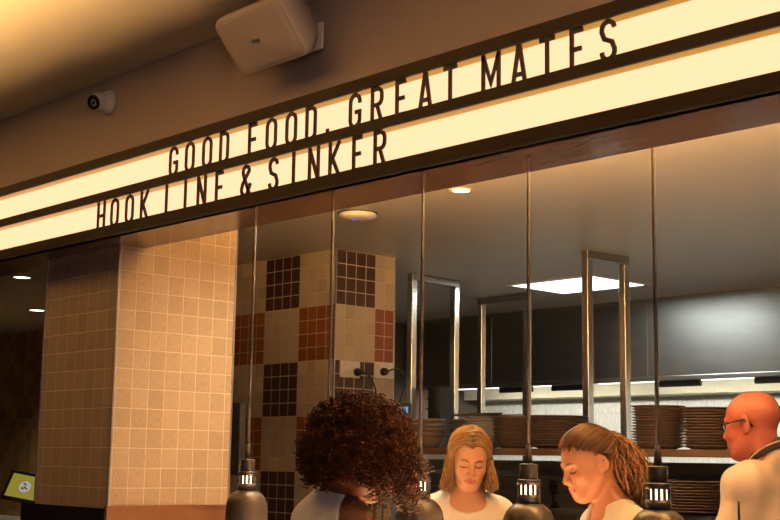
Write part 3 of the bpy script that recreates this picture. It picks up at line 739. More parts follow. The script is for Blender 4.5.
def build_head(g, hc, R, s=1.0, male=False, eyes='down'):
    hc = np.array(hc, float)
    W = lambda p: hc + R @ (np.array(p, float) * s)
    E = lambda c, r, k=.02, mode='u', rl=None: g.ell(W(c), np.array(r) * s, k * s, mode, R if rl is None else R @ rl)
    C = lambda a, b, ra, rb, k=.02, mode='u': g.cap(W(a), W(b), ra * s, rb * s, k * s, mode)
    E((0, -.018, .036), (.074, .094, .083), .02); E((0, .018, .030), (.066, .070, .072), .03)
    E((0, .030, -.028), (.058, .060, .078), .03); E((0, .048, -.070), (.040, .040, .042), .03)
    E((0, .072, -.096), (.021, .018, .017), .028)
    for q in (-1, 1):
        C((q * .056, .002, -.050), (q * .022, .064, -.096), .014, .014, .035)
        E((q * .040, .064, -.026), (.024, .020, .022), .028); E((q * .050, .032, -.016), (.012, .030, .030), .012)
        C((q * .044, .074, .024), (q * .012, .088, .021), .008, .009, .016)       # brow ridge
        E((q * .033, .101, .004), (.019, .018, .0125), .014, 's')                    # eye socket
        E((q * .0325, .0735, .003), (.0148, .0135, .0128), .005)                     # lidded eye
    C((0, .088, .014), (0, .1075, -.026), .0075, .0100, .012); E((0, .1075, -.029), (.0105, .0105, .0095), .008)
    for q in (-1, 1): E((q * .0125, .0975, -.033), (.0078, .0095, .0075), .007); E((q * .0065, .1045, -.0405), (.0038, .005, .0035), .003, 's')
    E((0, .082, -.058), (.030, .018, .022), .02)
    C((-.019, .0895, -.0605), (0, .0985, -.0565), .0040, .0052, .006); C((.019, .0895, -.0605), (0, .0985, -.0565), .0040, .0052, .006)
    C((-.015, .091, -.0690), (.015, .091, -.0690), .0052, .0052, .007); C((-.008, .0935, -.0685), (.008, .0935, -.0685), .0046, .0046, .006)
    C((-.021, .096, -.0632), (.021, .096, -.0632), .0014, .0014, .003, 's'); C((-.009, .1035, -.0632), (.009, .1035, -.0632), .0022, .0022, .004, 's')
    for q in (-1, 1):
        er = np.array(Matrix.Rotation(q * .38, 3, 'Z') @ Matrix.Rotation(-.2, 3, 'X'))
        E((q * .079, -.016, -.002), (.0065, .0185, .031), .006, 'u', er); E((q * .074, -.006, -.022), (.008, .010, .012), .01)
        E((q * .0865, -.013, .004), (.0055, .0105, .018), .004, 's', er)
    return W

def head_colors(V, hc, R, s, skin, lip, brow, lids=None, stubble=None):
    L = ((V - np.array(hc)) @ R) / s; x, y, z = L.T; c = np.tile(np.array(skin, float), (len(V), 1))
    def blend(m, col): c[:] = c * (1 - m[:, None]) + np.array(col) * m[:, None]
    front = np.clip((y - .05) / .02, 0, 1)
    red = np.exp(-(((np.abs(x) - .040) / .020) ** 2 + ((z + .030) / .020) ** 2)) * front * .30 + np.exp(-((x / .012) ** 2 + ((z + .03) / .014) ** 2)) * front * .22
    blend(np.clip(red, 0, 1), (skin[0] * .95, skin[1] * .62, skin[2] * .55))
    lipm = np.clip(1.35 - np.sqrt((x / .0225) ** 2 + ((z + .0632) / .0105) ** 2), 0, .25) / .25 * (y > .08)
    blend(lipm * .85, lip)
    arch = z - (.0255 - ((np.abs(x) - .030) / .022) ** 2 * .004); bm = np.clip(1.2 - np.abs(arch) / .0052, 0, 1) * ((np.abs(x) > .012) & (np.abs(x) < .050)) * (y > .05)
    blend(bm * .92, brow)
    lash = np.clip(1.3 - np.abs(z - (-.0055 + ((np.abs(x) - .0325) / .017) ** 2 * .003)) / .0034, 0, 1) * (np.abs(np.abs(x) - .0325) < .0175) * (y > .06)
    blend(lash * .9, lids or (.05, .02, .012))  # lash line, widened so its dark colour also paints shade on the lids
    if stubble is not None:
        m = np.clip((z - .0) / .03, 0, 1) * np.clip((.05 - y) / .05, 0, 1); blend(m * .35, stubble)
    return c.astype(np.float32)

def body_prims(g, J, fem=True, off=0.0, parts=('torso', 'neck', 'arms', 'hands', 'legs', 'feet'), sleeve=None):
    o = off
    nb, ch, wa, hp = [np.array(J[k], float) for k in ('neck', 'chest', 'waist', 'hips')]
    R = J.get('R', np.eye(3))
    sw_ = J['sw']; ax = np.array(J['right'], float)
    if 'torso' in parts:
        cr = (.142 if fem else .172, .098 if fem else .118, .155)
        g.ell(ch + np.array((0, 0, -.01)), np.array(cr) + o, .05, rot=R)
        g.ell(wa, np.array((.122 if fem else .155, .090 if fem else .112, .16)) + o, .08, rot=R)
        g.ell(hp, np.array((.160 if fem else .165, .112 if fem else .118, .13)) + o, .06, rot=R)
        for q in (-1, 1):
            sh_ = nb + ax * q * sw_ + R @ np.array((0, -.01, -.078))
            g.cap(nb + np.array((0, 0, .010)) + ax * q * .02, sh_, .040 + o, .050 + o, .06)
            g.cap(sh_, ch + ax * q * .08, .050 + o, .06 + o, .05)
            if fem: g.ell(ch + ax * q * .068 + R @ np.array((0, .085, -.02)), np.array((.055, .048, .055)) + o, .035, rot=R)
    if 'neck' in parts:
        H = np.array(J['skull'], float); g.cap(nb + R @ np.array((0, -.005, -.02)), H, (.054 if fem else .066) + o, (.049 if fem else .062) + o, .035)
    for q in (-1, 1):
        sh_ = nb + ax * q * sw_ + R @ np.array((0, -.01, -.078)); el, wr = [np.array(J[k][0 if q < 0 else 1], float) for k in ('elbow', 'wrist')]
        k_ = 1.0 if fem else 1.15
        if 'arms' in parts:
            if sleeve is None or sleeve >= 1.0:
                g.cap(sh_, el, .046 * k_ + o, .038 * k_ + o, .03); g.cap(el, wr, .040 * k_ + o, .027 * k_ + o, .02)
            else:
                g.cap(sh_, sh_ + (el - sh_) * sleeve, .050 * k_ + o, .052 * k_ + o, .03)
        if 'hands' in parts:
            fw = np.array(J['fwd'], float); fw = fw / np.linalg.norm(fw); sd = np.cross(fw, (0, 0, 1))
            pc = wr + fw * .055; g.ell(pc, np.array((.040, .050, .015)), .02, rot=np.stack([sd, fw, np.array((0, 0, 1.))], 1))
            g.cap(wr, pc, .026, .028, .02)
            for i, (sx, ln) in enumerate(((-.030, .066), (-.010, .076), (.010, .072), (.030, .056))):
                b0 = pc + fw * .035 + sd * sx; m0 = b0 + fw * ln * .5 + sd * sx * .15 + np.array((0, 0, .004)); e0 = m0 + fw * ln * .42 + np.array((0, 0, -.020))
                g.cap(b0, m0, .0092, .0085, .008); g.cap(m0, e0, .0085, .0072, .004)
            tb = wr + fw * .028 - sd * q * .026; tm = tb - sd * q * .030 + fw * .034; te = tm + fw * .030 - sd * q * .004 - np.array((0, 0, .006))
            g.cap(tb, tm, .013, .011, .012); g.cap(tm, te, .0105, .0085, .005)
    for q in (-1, 1):
        hj = hp + ax * q * .085 + np.array((0, 0, -.05)); fx = hp[:2] + ax[:2] * q * .095
        kn = np.array((*(fx + np.array(R[:2, 1]) * .025), .48)); an = np.array((*(fx - np.array(R[:2, 1]) * .02), .085))
        if 'legs' in parts:
            g.cap(hj, kn, .080 + o, .054 + o, .04); g.cap(kn, an, .055 + o, .038 + o, .02)
        if 'feet' in parts:
            g.cap(an + np.array((0, 0, -.035)), an + R @ np.array((0, .14, 0)) + np.array((0, 0, -.055)), .036, .030, .02)

def person(name_label, loc, rz, J, skin, lip, brow, head, hs, fem, torso_mat, cloth_name, cloth_fn, sleeve, stubble=None, trousers=True):
    """root empty > body (one mesh), shirt, trousers, shoes"""
    p = empty('person', loc, rz, name_label, 'person')
    hc, R = head
    lo = (-.50, -.40, -.02); hi = (.50, .75, 1.95)
    fine = ((hc[0] - .125, hc[1] - .16, hc[2] - .17), (hc[0] + .125, hc[1] + .16, hc[2] + .16), .0027)
    g = Grid(lo, hi, .0075, fine)
    body_prims(g, J, fem, 0.0, ('torso', 'neck', 'arms', 'hands', 'legs', 'feet'))
    W = build_head(g, hc, R, hs, not fem)
    V, F = g.mesh(); ca = head_colors(V, hc, R, hs, skin, lip, brow, stubble=stubble)
    np_mesh('body', V, F, M_['skin'], p, colors=ca)
    g = Grid(lo, hi, .0075, ((-.3, -.3, 1.15), (.3, .3, 1.56), .005)); cloth_fn(g, J); V, F = g.mesh(); sh_ = np_mesh(cloth_name, V, F, torso_mat, p)
    g = Grid((-.35, -.4, .03), (.35, .4, 1.1), .010); body_prims(g, J, fem, .012, ('legs',)); g.ell(np.array(J['hips'], float) + np.array((0, 0, -.02)), (.176, .128, .14), .04, rot=J.get('R', np.eye(3))); V, F = g.mesh(); np_mesh('trousers', V, F, M_['trouser'], p)
    for q in (-1, 1):
        g = Grid((-.35, -.4, -.005), (.35, .4, .14), .007); Rb = J.get('R', np.eye(3)); hp = np.array(J['hips'], float); ax = np.array(J['right'], float)
        fx = hp[:2] + ax[:2] * q * .095; an = np.array((*(fx - np.array(Rb[:2, 1]) * .02), .085))
        g.cap(an + np.array((0, 0, -.035)), an + Rb @ np.array((0, .145, 0)) + np.array((0, 0, -.047)), .044, .038, .02)
        g.cap(an + np.array((0, 0, .01)), an + np.array((0, 0, -.03)), .046, .044, .02)
        V, F = g.mesh(); V[:, 2] = np.maximum(V[:, 2], 0.001); np_mesh('shoe', V, F, M_['shoe'], p)
    return p, W, R

def brows_lashes(p, hc, R, s, m):
    T = lambda q: tuple(np.array(hc) + R @ (np.array(q) * s))
    for q in (-1, 1):
        P = [(.013, .0965, .0235), (.022, .0945, .0268), (.032, .0900, .0288), (.042, .0835, .0280), (.051, .0735, .0245)]
        MB().tube([T((q * x, y, z)) for x, y, z in P], [.0024, .0030, .0028, .0022, .0010], 8).build('eyebrow', m, p)
        L = []
        for k in range(9):
            a = -1 + k / 4; L.append((.0325 + .0150 * a, .0735 + .0142 * math.sqrt(1 - .80 * a * a) , -.0035 - .0035 * (1 - a * a)))
        MB().tube([T((q * x, y, z)) for x, y, z in L], [.0008 + .0009 * math.sin(PI * k / 8) for k in range(9)], 6).build('eyelashes', M_['lash'], p)

def fold_noise(g, amp, zlo, zhi, seed):
    r = np.random.default_rng(seed); sl = g.sub((-9, -9, zlo), (9, 9, zhi)); X, Y, Z = g.pts(sl)
    e = 0
    for i in range(5):
        a = r.normal(size=3) * np.array((22, 22, 16)); e = e + np.sin(a[0] * X + a[1] * Y + a[2] * Z + r.uniform(0, 6) + 1.5 * np.sin(9 * Z + 8 * X + i)) * (1 - .1 * i)
    g.d[sl] += (amp * e / 2).astype(np.float32)

def neck_cut(g, J, r, drop=.0, lean=(0, .03, 0)):
    nb = np.array(J['neck'], float); R = J.get('R', np.eye(3))
    g.cap(nb + R @ np.array((0, .012, -.012 - drop)), nb + R @ np.array((0, -.01, .10)), r, r * 1.25, .012, 's')
    g.ell(nb + R @ np.array((0, .055, -.012 - drop)), (r * 1.0, .050, .042 + drop), .012, 's', rot=R)

def tee(g, J, sleeve=.55, off=.011, neck=.066, drop=.0, fem=True, amp=.0035, seed=1):
    body_prims(g, J, fem, off, ('torso', 'arms'), sleeve)
    nb = np.array(J['neck'], float)
    fold_noise(g, amp, -1, 3, seed); neck_cut(g, J, neck, drop)
    # hem
    hz = J['hips'][2] - .05; X, Y, Z = g.pts(g.sub((-9,) * 3, (9,) * 3)); g.d[:] = np.maximum(g.d, hz - Z)

def tubes(lines, radii, sides=3):
    """many thin tubes as one array mesh; all lines have the same number of points"""
    P = np.asarray(lines, float); n, m, _ = P.shape; T = np.gradient(P, axis=1); T /= np.linalg.norm(T, axis=2, keepdims=True) + 1e-9
    ref = np.tile(np.array((.31, .17, .93)), (n, m, 1)); A = np.cross(T, ref); A /= np.linalg.norm(A, axis=2, keepdims=True) + 1e-9; B = np.cross(T, A)
    rad = np.broadcast_to(np.asarray(radii, float), (n, m))[:, :, None]
    ring = [P + (A * math.cos(2 * PI * k / sides) + B * math.sin(2 * PI * k / sides)) * rad for k in range(sides)]
    V = np.stack(ring, 2).reshape(-1, 3); base = (np.arange(n)[:, None] * m + np.arange(m - 1)[None]).ravel() * sides; F = []
    for k in range(sides):
        j = (k + 1) % sides; F.append(np.stack([base + k, base + j, base + sides + j, base + sides + k], 1))
    return V, np.concatenate(F)

def joints(neck, lean=0.0, fem=True, sw=.135, yaw=0.0, skull=None, arms_fwd=.25, wz=1.06):
    """upright body whose hips stand at the local origin; the torso leans forward by lean"""
    cy, sy = math.cos(yaw), math.sin(yaw); Rz = np.array(((cy, -sy, 0), (sy, cy, 0), (0, 0, 1.)))
    hips = np.array((0, neck[1] - lean, .93)); nb = np.array(neck, float); up = nb - hips
    wa = hips + up * .36; ch = hips + up * .70; a = math.atan2(lean, up[2])
    R = Rz @ np.array(Matrix.Rotation(-a, 3, 'X')); right = Rz @ np.array((1., 0, 0)); fwd = Rz @ np.array((0, 1., 0))
    el = [nb + right * q * (sw + .07) + np.array((0, 0, -.30)) + fwd * (.03) for q in (-1, 1)]
    wr = [e - right * q * .06 + fwd * arms_fwd + np.array((0, 0, wz - e[2])) for e, q in zip(el, (-1, 1))]
    return dict(neck=nb, chest=ch, waist=wa, hips=hips, R=R, right=right, fwd=fwd, sw=sw, elbow=el, wrist=wr, skull=skull)

def face_dir(left, away):
    """heading (rotation about z) for a direction given as image-left and away-from-camera amounts"""
    L = -Vector((Rv.x, Rv.y)).normalized(); A = Vector((Fv.x, Fv.y)).normalized(); d = L * left + A * away
    return math.atan2(-d.x, d.y)
def cam_pt(u, v, w): 
    q = Fv + Rv * ((u - 390) / f_px) - Uv * ((v - 260) / f_px); return Vector((0, 0, 1.55)) + q * w
def local(p, loc, rz): return np.array(Matrix.Rotation(-rz, 3, 'Z') @ (Vector(p) - Vector(loc)))

def skull_surface(dirs, W, R, hc, s, grow):
    """points on the (grown) skull ellipsoid for unit directions in head space"""
    c = np.array((0, -.010, .034)); r = np.array((.075, .094, .084)) + grow
    k = 1 / np.sqrt(((dirs / r) ** 2).sum(-1, keepdims=True)); return c + dirs * k

# ---- blonde woman facing the camera, looking down
def build_blonde():
    rz = face_dir(-.10, -1.0); hw = cam_pt(469.5, 458, 5.17); loc = (hw.x, hw.y, 0)
    # stand slightly behind the head
    back = Vector((-math.sin(rz), math.cos(rz), 0)) * -.09; loc = (hw.x + back.x, hw.y + back.y, 0)
    hc = local(hw, loc, rz); R = rotm(math.radians(24), math.radians(-3), math.radians(-2)); s = .93
    nb = np.array((hc[0] * .4, hc[1] - .075, hc[2] - .155)); sk = hc + R @ np.array((0, -.02, -.04))
    J = joints(nb, .04, True, .135, 0, sk, .22, 1.04)
    p, W, R = person('blonde bob-haired woman in a white tee, looking down, facing the camera', loc, rz, J, (.56, .31, .19), (.34, .075, .05), (.16, .08, .035), (hc, R), s, True,
                     M_['tee'], 't_shirt', lambda g, J: tee(g, J, .55, .012, .074, .0, seed=3), .5)
    brows_lashes(p, hc, R, s, M_['brow_b'])
    # hair: parted strands
    rg = np.random.default_rng(5); n, m = 2600, 26; lines = np.zeros((n, m, 3)); rad = np.zeros((n, m)); cl = np.zeros(n)
    for i in range(n):
        q = -1 if i % 2 else 1; u = rg.uniform(0, 1); y0 = .080 - .165 * u
        cl[i] = math.sin(41 * u + q) * math.sin(97 * u + 2 * q); lift = rg.uniform(.004, .017) + .0045 * cl[i]
        # root on the parting, going sideways and down round the skull
        back = u ** 1.0; az_end = math.radians(12 + 150 * back) # 0 = straight out to the side-front
        pts = []
        r = np.array((.075, .094, .084)) + lift; c = np.array((0, -.010, .034))
        yy = np.clip((y0 - c[1]) / r[1], -.97, .93); h = math.sqrt(max(0.02, 1 - yy * yy))
        for k in range(14):
            a = math.radians(-5 + 103 * k / 13)
            sweep = -.25 * (k / 13) ** 1.3 * (1 - back) - .18 * (k / 13) * (u < .5)
            yk = np.clip(yy + sweep, -.985, .95); hk = math.sqrt(max(.01, 1 - yk * yk))
            pts.append(c + np.array((q * r[0] * hk * math.sin(a), r[1] * yk, r[2] * hk * math.cos(a))))
        wv = rg.uniform(0, 6); pts = np.array(pts); pts[:, 1] += .003 * np.sin(np.linspace(0, 7, 14) + wv) + rg.normal(0, .002); pts = pts * s @ R.T + hc
        end = pts[-1]; drop = (hc[2] - .105 + rg.normal(0, .012)) ; z0 = end[2]; flare = rg.uniform(-.010, .034) * (1 if rg.uniform() < .5 else .4)
        outd = end[:2] - hc[:2]; outd = outd / (np.linalg.norm(outd) + 1e-6); ph = rg.uniform(0, 6)
        tail = []
        for k in range(1, m - 14 + 1):
            t = k / (m - 14); z = z0 + (drop - z0) * t
            off = (flare * t * t + .006 * math.sin(3.0 * t)) ; tail.append(np.array((end[0] + outd[0] * off + .003 * math.sin(5 * t + ph), end[1] + outd[1] * off - .012 * t * (1 - back), z)))
        lines[i] = np.vstack([pts, tail]); rad[i] = .0020 * np.linspace(1, .7, m)
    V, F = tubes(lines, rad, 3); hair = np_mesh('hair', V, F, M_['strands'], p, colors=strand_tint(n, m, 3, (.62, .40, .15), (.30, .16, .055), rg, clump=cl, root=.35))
    g = Grid(hc - .2, hc + .2, .004); g.ell(hc + R @ np.array((0, -.016, .036)) * s, (np.array((.076, .096, .085)) + .003) * s, 0, rot=R)
    g.ell(hc + R @ np.array((0, -.055, -.035)) * s, np.array((.070, .050, .085)) * s, .03, rot=R)
    g.ell(hc + R @ np.array((0, .098, -.035)) * s, np.array((.072, .085, .108)) * s, .008, 's', rot=R)
    V, F = g.mesh(); np_mesh('hair_roots', V, F, M_['roots'], p)
    e = MB()
    ep = hc + R @ np.array((-.080, -.004, -.042)) * s   # her right ear, on the left of the picture
    ep = hc + R @ np.array((-.081, -.002, -.040)) * s
    for q in (-1, 1):
        c = hc + R @ np.array((q * .080, .000, -.044)) * s
        MB().tube([(c[0], c[1] + .012 * math.cos(a), c[2] + .012 * math.sin(a)) for a in [2 * PI * k / 20 for k in range(21)]], .0025, 8, cap=False).build('earring', M_['gold'], p)
build_blonde()

# ---- ponytailed woman in profile
def build_pony():
    rz = face_dir(1.0, -.26); hw = cam_pt(589, 464, 4.46); fw = Vector((-math.sin(rz), math.cos(rz), 0)); loc = hw - fw * .12; loc = (loc.x, loc.y, 0)
    hc = local(hw, loc, rz); R = rotm(math.radians(20), math.radians(4), math.radians(3)); s = .97
    nb = np.array((hc[0] * .5, hc[1] - .085, hc[2] - .150)); sk = hc + R @ np.array((0, -.025, -.04))
    J = joints(nb, .06, True, .135, 0, sk, .22, 1.04)
    p, W, R = person('ponytailed woman in a white tee in profile, looking down to the left', loc, rz, J, (.54, .26, .155), (.30, .05, .035), (.14, .07, .03), (hc, R), s, True,
                     M_['tee'], 't_shirt', lambda g, J: tee(g, J, .55, .012, .068, .004, seed=8), .5)
    rg = np.random.default_rng(9); n, m = 2200, 22; lines = np.zeros((n, m, 3)); rad = np.zeros((n, m))
    brows_lashes(p, hc, R, s, M_['brow_d'])
    cl = np.zeros(n); knot = np.array((0, -.108, .066))
    c = np.array((0, -.010, .034))
    for i in range(n):
        lift = rg.uniform(.001, .016); r = np.array((.075, .094, .084)) + lift
        a = rg.uniform(-PI, PI)
        # root direction along the hairline: from forehead round behind the ears
        if rg.uniform() < .75:
            t = rg.uniform(-1, 1); az = t * math.radians(125)          # 0 is the forehead
            el = math.radians(34 - 42 * min(1, abs(t) * 1.15) ** 1.6 + rg.uniform(-3, 30) * (abs(t) < .75))
        else:
            az = rg.uniform(-PI, PI); el = rg.uniform(-.5, 1.2)
            if abs(az) < 1.6: el = max(el, math.radians(36))
        el += rg.normal(0, .05); cl[i] = math.sin(19 * az + 1) * math.sin(43 * az + 4 * el); lift += .001 * cl[i]; r = np.array((.075, .094, .084)) + lift
        d = np.array((math.sin(az) * math.cos(el), math.cos(az) * math.cos(el), math.sin(el)))
        kd = (knot - c); kd = kd / np.linalg.norm(kd); om = math.acos(np.clip(d @ kd, -1, 1)); pts = []
        wob = rg.normal(0, .0016)
        for k in range(m):
            t = k / (m - 1); dd = (math.sin((1 - t) * om) * d + math.sin(t * om) * kd) / (math.sin(om) + 1e-6)
            pc = c + dd / math.sqrt(((dd / r) ** 2).sum()); pc = pc + dd * (wob * math.sin(9 * t) + .006 * math.sin(PI * t)); pts.append(pc)
        lines[i] = np.array(pts) * s @ R.T + hc; rad[i] = .0019
    V, F = tubes(lines, rad, 3)
    # the wavy tail
    n2, m2 = 900, 34; l2 = np.zeros((n2, m2, 3)); kw = hc + R @ (knot * s)
    # fall: away from the face and down on to the near shoulder
    for i in range(n2):
        ph = rg.uniform(0, 2 * PI); wav = rg.uniform(.004, .011); fr = rg.uniform(9, 14); o = rg.normal(0, 1, 3); ln = rg.uniform(.75, 1.05)
        side = rg.normal(0, .020)
        for k in range(m2):
            t = k / (m2 - 1) * ln; spread = .010 + .030 * math.sin(PI * min(1, t * .8))
            base = np.array((-.012 * t, -.035 * math.sin(min(1, t * 2.2) * PI / 2) - .055 * t, .014 * math.sin(PI * min(1, t * 3)) - .215 * t ** 1.15))
            l2[i, k] = kw + base + np.array((o[0] * spread + side * t + wav * math.sin(fr * t + ph), o[1] * spread * .8 + wav * math.cos(fr * t + ph), .006 * o[2] * (1 - t) + .004 * math.sin(2 * fr * t + ph)))
    V2, F2 = tubes(l2, .0019, 3); V = np.vstack([V, V2]); F = np.vstack([F, F2 + len(lines) * m * 3])
    np_mesh('hair', V, F, M_['strands'], p, colors=np.vstack([strand_tint(n, m, 3, (.30, .145, .052), (.11, .05, .02), rg, dark=.6, clump=cl), strand_tint(n2, m2, 3, (.38, .19, .07), (.15, .065, .025), rg)]))
    g = Grid(hc - .2, hc + .2, .004); g.ell(hc + R @ np.array((0, -.016, .036)) * s, (np.array((.076, .096, .085)) + .0025) * s, 0, rot=R)
    g.ell(hc + R @ np.array((0, .085, -.030)) * s, np.array((.090, .105, .100)) * s, .008, 's', rot=R)
    for q in (-1, 1): g.ell(hc + R @ np.array((q * .08, -.010, -.020)) * s, np.array((.03, .034, .042)) * s, .006, 's', rot=R)
    V, F = g.mesh(); np_mesh('hair_roots', V, F, M_['roots'], p)
    MB().tube([tuple(kw + R @ np.array((.018 * math.cos(a), -.004, .018 * math.sin(a)))) for a in [2 * PI * k / 20 for k in range(21)]], .006, 8, cap=False).build('hair_tie', M_['black'], p)
build_pony()

# ---- curly-haired woman seen from behind
def build_curly():
    rz = -.14; hw = cam_pt(361, 463, 4.22); nbw = cam_pt(338, 496, 4.24); loc = (nbw.x, nbw.y - .03, 0)
    hc = local(hw, loc, rz); R = rotm(math.radians(14), math.radians(-10), 0); s = .95
    nb = local(nbw, loc, rz); sk = hc + R @ np.array((0, -.02, -.04))
    J = joints(nb, .07, True, .132, 0, sk, .20, 1.04)
    def tank(g, J):
        body_prims(g, J, True, .010, ('torso',)); fold_noise(g, .002, -1, 3, 4)
        nb_ = np.array(J['neck']); R_ = J['R']
        for q in (-1, 1):
            c_ = nb_ + J['right'] * q * (J['sw'] + .045) + R_ @ np.array((0, 0, -.075)); g.cap(c_ + R_ @ np.array((0, 0, .10)), c_ + R_ @ np.array((0, 0, -.07)), .088, .080, .012, 's')
        neck_cut(g, J, .060, .02)
        hz = J['hips'][2] - .05; X, Y, Z = g.pts(g.sub((-9,) * 3, (9,) * 3)); g.d[:] = np.maximum(g.d, hz - Z)
    p, W, R = person('woman with big dark curly hair in a white tank top, seen from behind', loc, rz, J, (.20, .085, .048), (.22, .08, .06), (.04, .02, .012), (hc, R), s, True, M_['tank'], 'tank_top', tank, .5)
    rg = np.random.default_rng(21); n, m = 2500, 50; lines = np.zeros((n, m, 3)); rad = np.zeros((n, m)); hcen = hc + np.array((0, -.012, .028)); i = 0
    side = np.array(Matrix.Rotation(-rz, 3, 'Z') @ Vector((.68, .73, 0)))
    while i < n:
        d = rg.normal(size=3); d /= np.linalg.norm(d)
        if d[1] > .62 and d[2] < .30 and d[0] < .45: continue        # the face stays open
        right = d @ side
        if d[2] < (-.62 if right > .25 else -.46): continue
        root = hcen + d * np.array((.070, .088, .078))
        L = rg.uniform(.085, .128) * (1.0 + .10 * max(0, d[2])); drop = .55
        if right > .35 and d[2] < .15 and rg.uniform() < .6: L += rg.uniform(.02, .085); drop = 1.5
        elif d[2] > .5: drop = .25
        cr = rg.uniform(.0055, .0105); turns = L / rg.uniform(.014, .022); ph = rg.uniform(0, 2 * PI); pos = root.copy(); path = []
        jit = rg.normal(0, .30, 3)
        for k in range(m):
            t = k / (m - 1); path.append(pos.copy()); v = d + jit * t + np.array((0, 0, -drop * t ** 1.3)); v /= np.linalg.norm(v); pos = pos + v * L / (m - 1)
        path = np.array(path); T = np.gradient(path, axis=0); T /= np.linalg.norm(T, axis=1, keepdims=True); A = np.cross(T, (.3, .5, .8)); A /= np.linalg.norm(A, axis=1, keepdims=True) + 1e-9; B = np.cross(T, A)
        tt = np.linspace(0, 1, m); aa = ph + 2 * PI * turns * tt; rr = (cr * np.minimum(1, tt * 4))[:, None]
        lines[i] = path + A * np.cos(aa)[:, None] * rr + B * np.sin(aa)[:, None] * rr; rad[i] = .0025 * np.linspace(1, .75, m); i += 1
    V, F = tubes(lines, rad, 3); np_mesh('hair', V, F, M_['curls'], p, colors=strand_tint(n, m, 3, (.135, .038, .012), (.042, .013, .006), rg))
    g = Grid(hc - .25, hc + .25, .006); g.ell(hcen + np.array((0, -.02, .0)), (.135, .145, .135), 0); g.ell(hcen + np.array((0, -.03, -.04)), (.11, .09, .07), .05)
    g.ell(hc + R @ np.array((0, .12, -.05)), (.085, .10, .10), .01, 's', rot=R)
    V, F = g.mesh(); np_mesh('hair_mass', V, F, M_['hair_curl'], p)
build_curly()

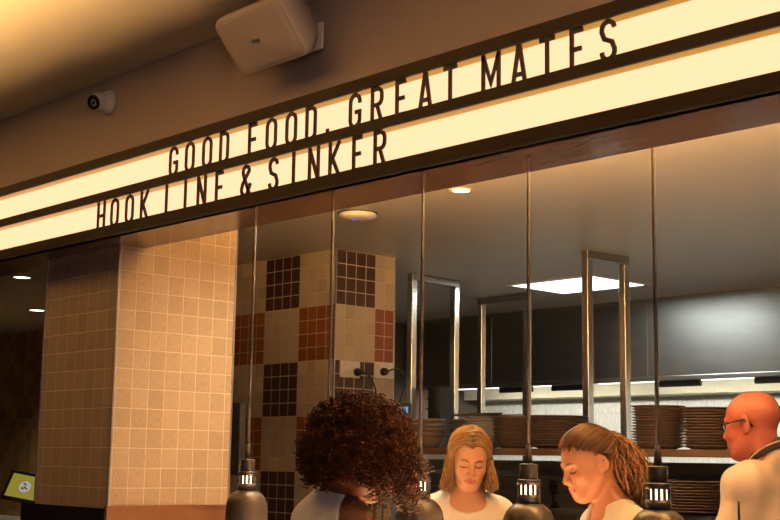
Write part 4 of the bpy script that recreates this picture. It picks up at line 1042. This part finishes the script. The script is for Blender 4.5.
# ---- bald chef
def build_chef():
    rzb = face_dir(.62, .80); hw = cam_pt(752, 425, 4.9); nbw = cam_pt(769, 467, 4.88); loc = (nbw.x, nbw.y, 0); rz = rzb
    hc = local(hw, loc, rz); yaw = face_dir(1.0, .90) - rz; R = rotm(math.radians(8), yaw, 0); s = 1.05
    nb = local(nbw, loc, rz); sk = hc + R @ np.array((0, -.025, -.04))
    J = joints(nb, .02, False, .165, 0, sk, .26, 1.05)
    def jacket(g, J):
        body_prims(g, J, False, .020, ('torso', 'arms'), 1.0); nb_ = np.array(J['neck']); R_ = J['R']
        # stand collar
        g.cap(nb_ + R_ @ np.array((0, -.002, -.02)), nb_ + R_ @ np.array((0, -.016, .004)), .086, .083, .03)
        fold_noise(g, .010, -1, 3, 17)
        g.cap(nb_ + R_ @ np.array((0, .02, .0)), nb_ + R_ @ np.array((0, .01, .12)), .076, .085, .004, 's')
        hz = J['hips'][2] - .10; X, Y, Z = g.pts(g.sub((-9,) * 3, (9,) * 3)); g.d[:] = np.maximum(g.d, hz - Z)
        for q in (0, 1):
            w_ = np.array(J['wrist'][q]); g.ell(w_ + np.array(J['fwd']) * .06, (.06, .06, .06), .0, 's')
    p, W, R = person('bald chef in glasses and a cream jacket with black collar, facing left', loc, rz, J, (.48, .135, .085), (.32, .09, .07), (.20, .10, .07), (hc, R), s, False, M_['jacket'], 'chef_jacket', jacket, 1.0, stubble=(.40, .17, .12))  # red cast of heat-lamp light is put into the chef's skin colour
    nb_ = np.array(J['neck']); R_ = J['R']
    Mc = Matrix.Translation(nb_ + R_ @ np.array((0, -.006, .045))) @ Matrix(R_.tolist()).to_4x4() @ Matrix.Rotation(math.radians(-33), 4, 'X')
    MB().lathe([(.082, -.020), (.092, -.018), (.0915, .006), (.089, .022), (.085, .024), (.081, .020), (.080, -.010)], 48, Mc, cap=False).build('collar', M_['piping'], p)
    MB().tube([tuple(Mc @ Vector((.0925 * math.cos(a), .0925 * math.sin(a), .002))) for a in [2 * PI * k / 48 for k in range(49)]], .0032, 8, cap=False).build('collar_piping', M_['jacket'], p)
    # pen in the sleeve pocket
    sh_ = nb_ - np.array(J['right']) * J['sw'] + R_ @ np.array((0, -.01, -.078)); el = np.array(J['elbow'][0]); pp = sh_ + (el - sh_) * .35; od = -np.array(J['right']) * .055 - np.array(J['fwd']) * .045
    MB().tube([tuple(pp + od + np.array((0, 0, .03))), tuple(pp + od + np.array((0, 0, -.035)))], .0045, 8).build('sleeve_pen', M_['black'], p)
    # glasses
    gl = MB()
    T = lambda q: tuple(hc + R @ (np.array(q) * s))
    for q in (-1, 1):
        gl.tube([T((q * (.034 + .024 * math.cos(a)), .094 - .006 * abs(math.cos(a)) , .004 + .017 * math.sin(a))) for a in [2 * PI * k / 24 for k in range(25)]], .0022, 6, cap=False)
        gl.tube([T((q * .058, .088, .010)), T((q * .076, .080, .011)), T((q * .0835, .03, .012)), T((q * .0845, -.012, .016)), T((q * .082, -.030, .002)), T((q * .080, -.040, -.014))], .0040, 6)
    gl.tube([T((-.011, .0985, .010)), T((0, .102, .012)), T((.011, .0985, .010))], .002, 6)
    go = gl.build('glasses', M_['frame'], p)
    for q in (-1, 1):
        le = MB(); le.lathe([(.001, 0), (.0235, 0), (.0235, .001), (.001, .001)], 24, Matrix.Translation(T((q * .034, .091, .004))) @ Matrix(R.tolist()).to_4x4() @ Matrix.Rotation(-PI / 2, 4, 'X') @ Matrix.Diagonal((1, .7, 1, 1)))
        le.build('lens', M_['lens'], go)
build_chef()

# ------------------------------------------------------------------ light
W_ = bpy.data.worlds.new('world'); S.world = W_; W_.use_nodes = True
W_.node_tree.nodes['Background'].inputs[0].default_value = (1, .72, .5, 1); W_.node_tree.nodes['Background'].inputs[1].default_value = .02
def area(name, loc, target, size, e, col, shape='DISK', spread=180):
    l = bpy.data.lights.new(name, 'AREA'); l.shape = shape; l.size = size; l.energy = e; l.color = col; l.spread = math.radians(spread)
    o = put(bpy.data.objects.new(name, l)); o.location = loc; o.rotation_euler = (Vector(target) - Vector(loc)).to_track_quat('-Z', 'Y').to_euler(); return o
l = bpy.data.lights.new('added_dining_uplight', 'AREA'); l.shape = 'RECTANGLE'; l.size = 9.0; l.size_y = .06; l.energy = 52; l.color = (1, .60, .25); l.spread = math.radians(104)  # added uplight without a fixture, gives the dining ceiling its golden gradient
o = put(bpy.data.objects.new('added_dining_uplight', l)); o.location = (-4.0, 1.90, 2.56); o.rotation_euler = (PI, 0, 0)
area('added_dining_fill', (2.2, -1.2, 1.9), (-4.2, 2.9, 2.1), 1.4, 40, (.84, .69, .82), 'SQUARE')  # added soft fill, no window here; cools and lifts the bulkhead
l = bpy.data.lights.new('added_pass_uplight', 'AREA'); l.shape = 'RECTANGLE'; l.size = 3.5; l.size_y = .03; l.energy = 280; l.color = (1, .56, .19)  # added unseen uplight without a fixture, warms the kitchen ceiling
o = put(bpy.data.objects.new('added_pass_uplight', l)); o.location = (-2.55, 3.215, 2.66); o.rotation_euler = (math.radians(180 - 24), 0, 0)

S.view_settings.view_transform = 'Standard'; S.view_settings.look = 'None'; S.view_settings.exposure = 0; S.view_settings.gamma = 1
S.view_settings.use_curve_mapping = False
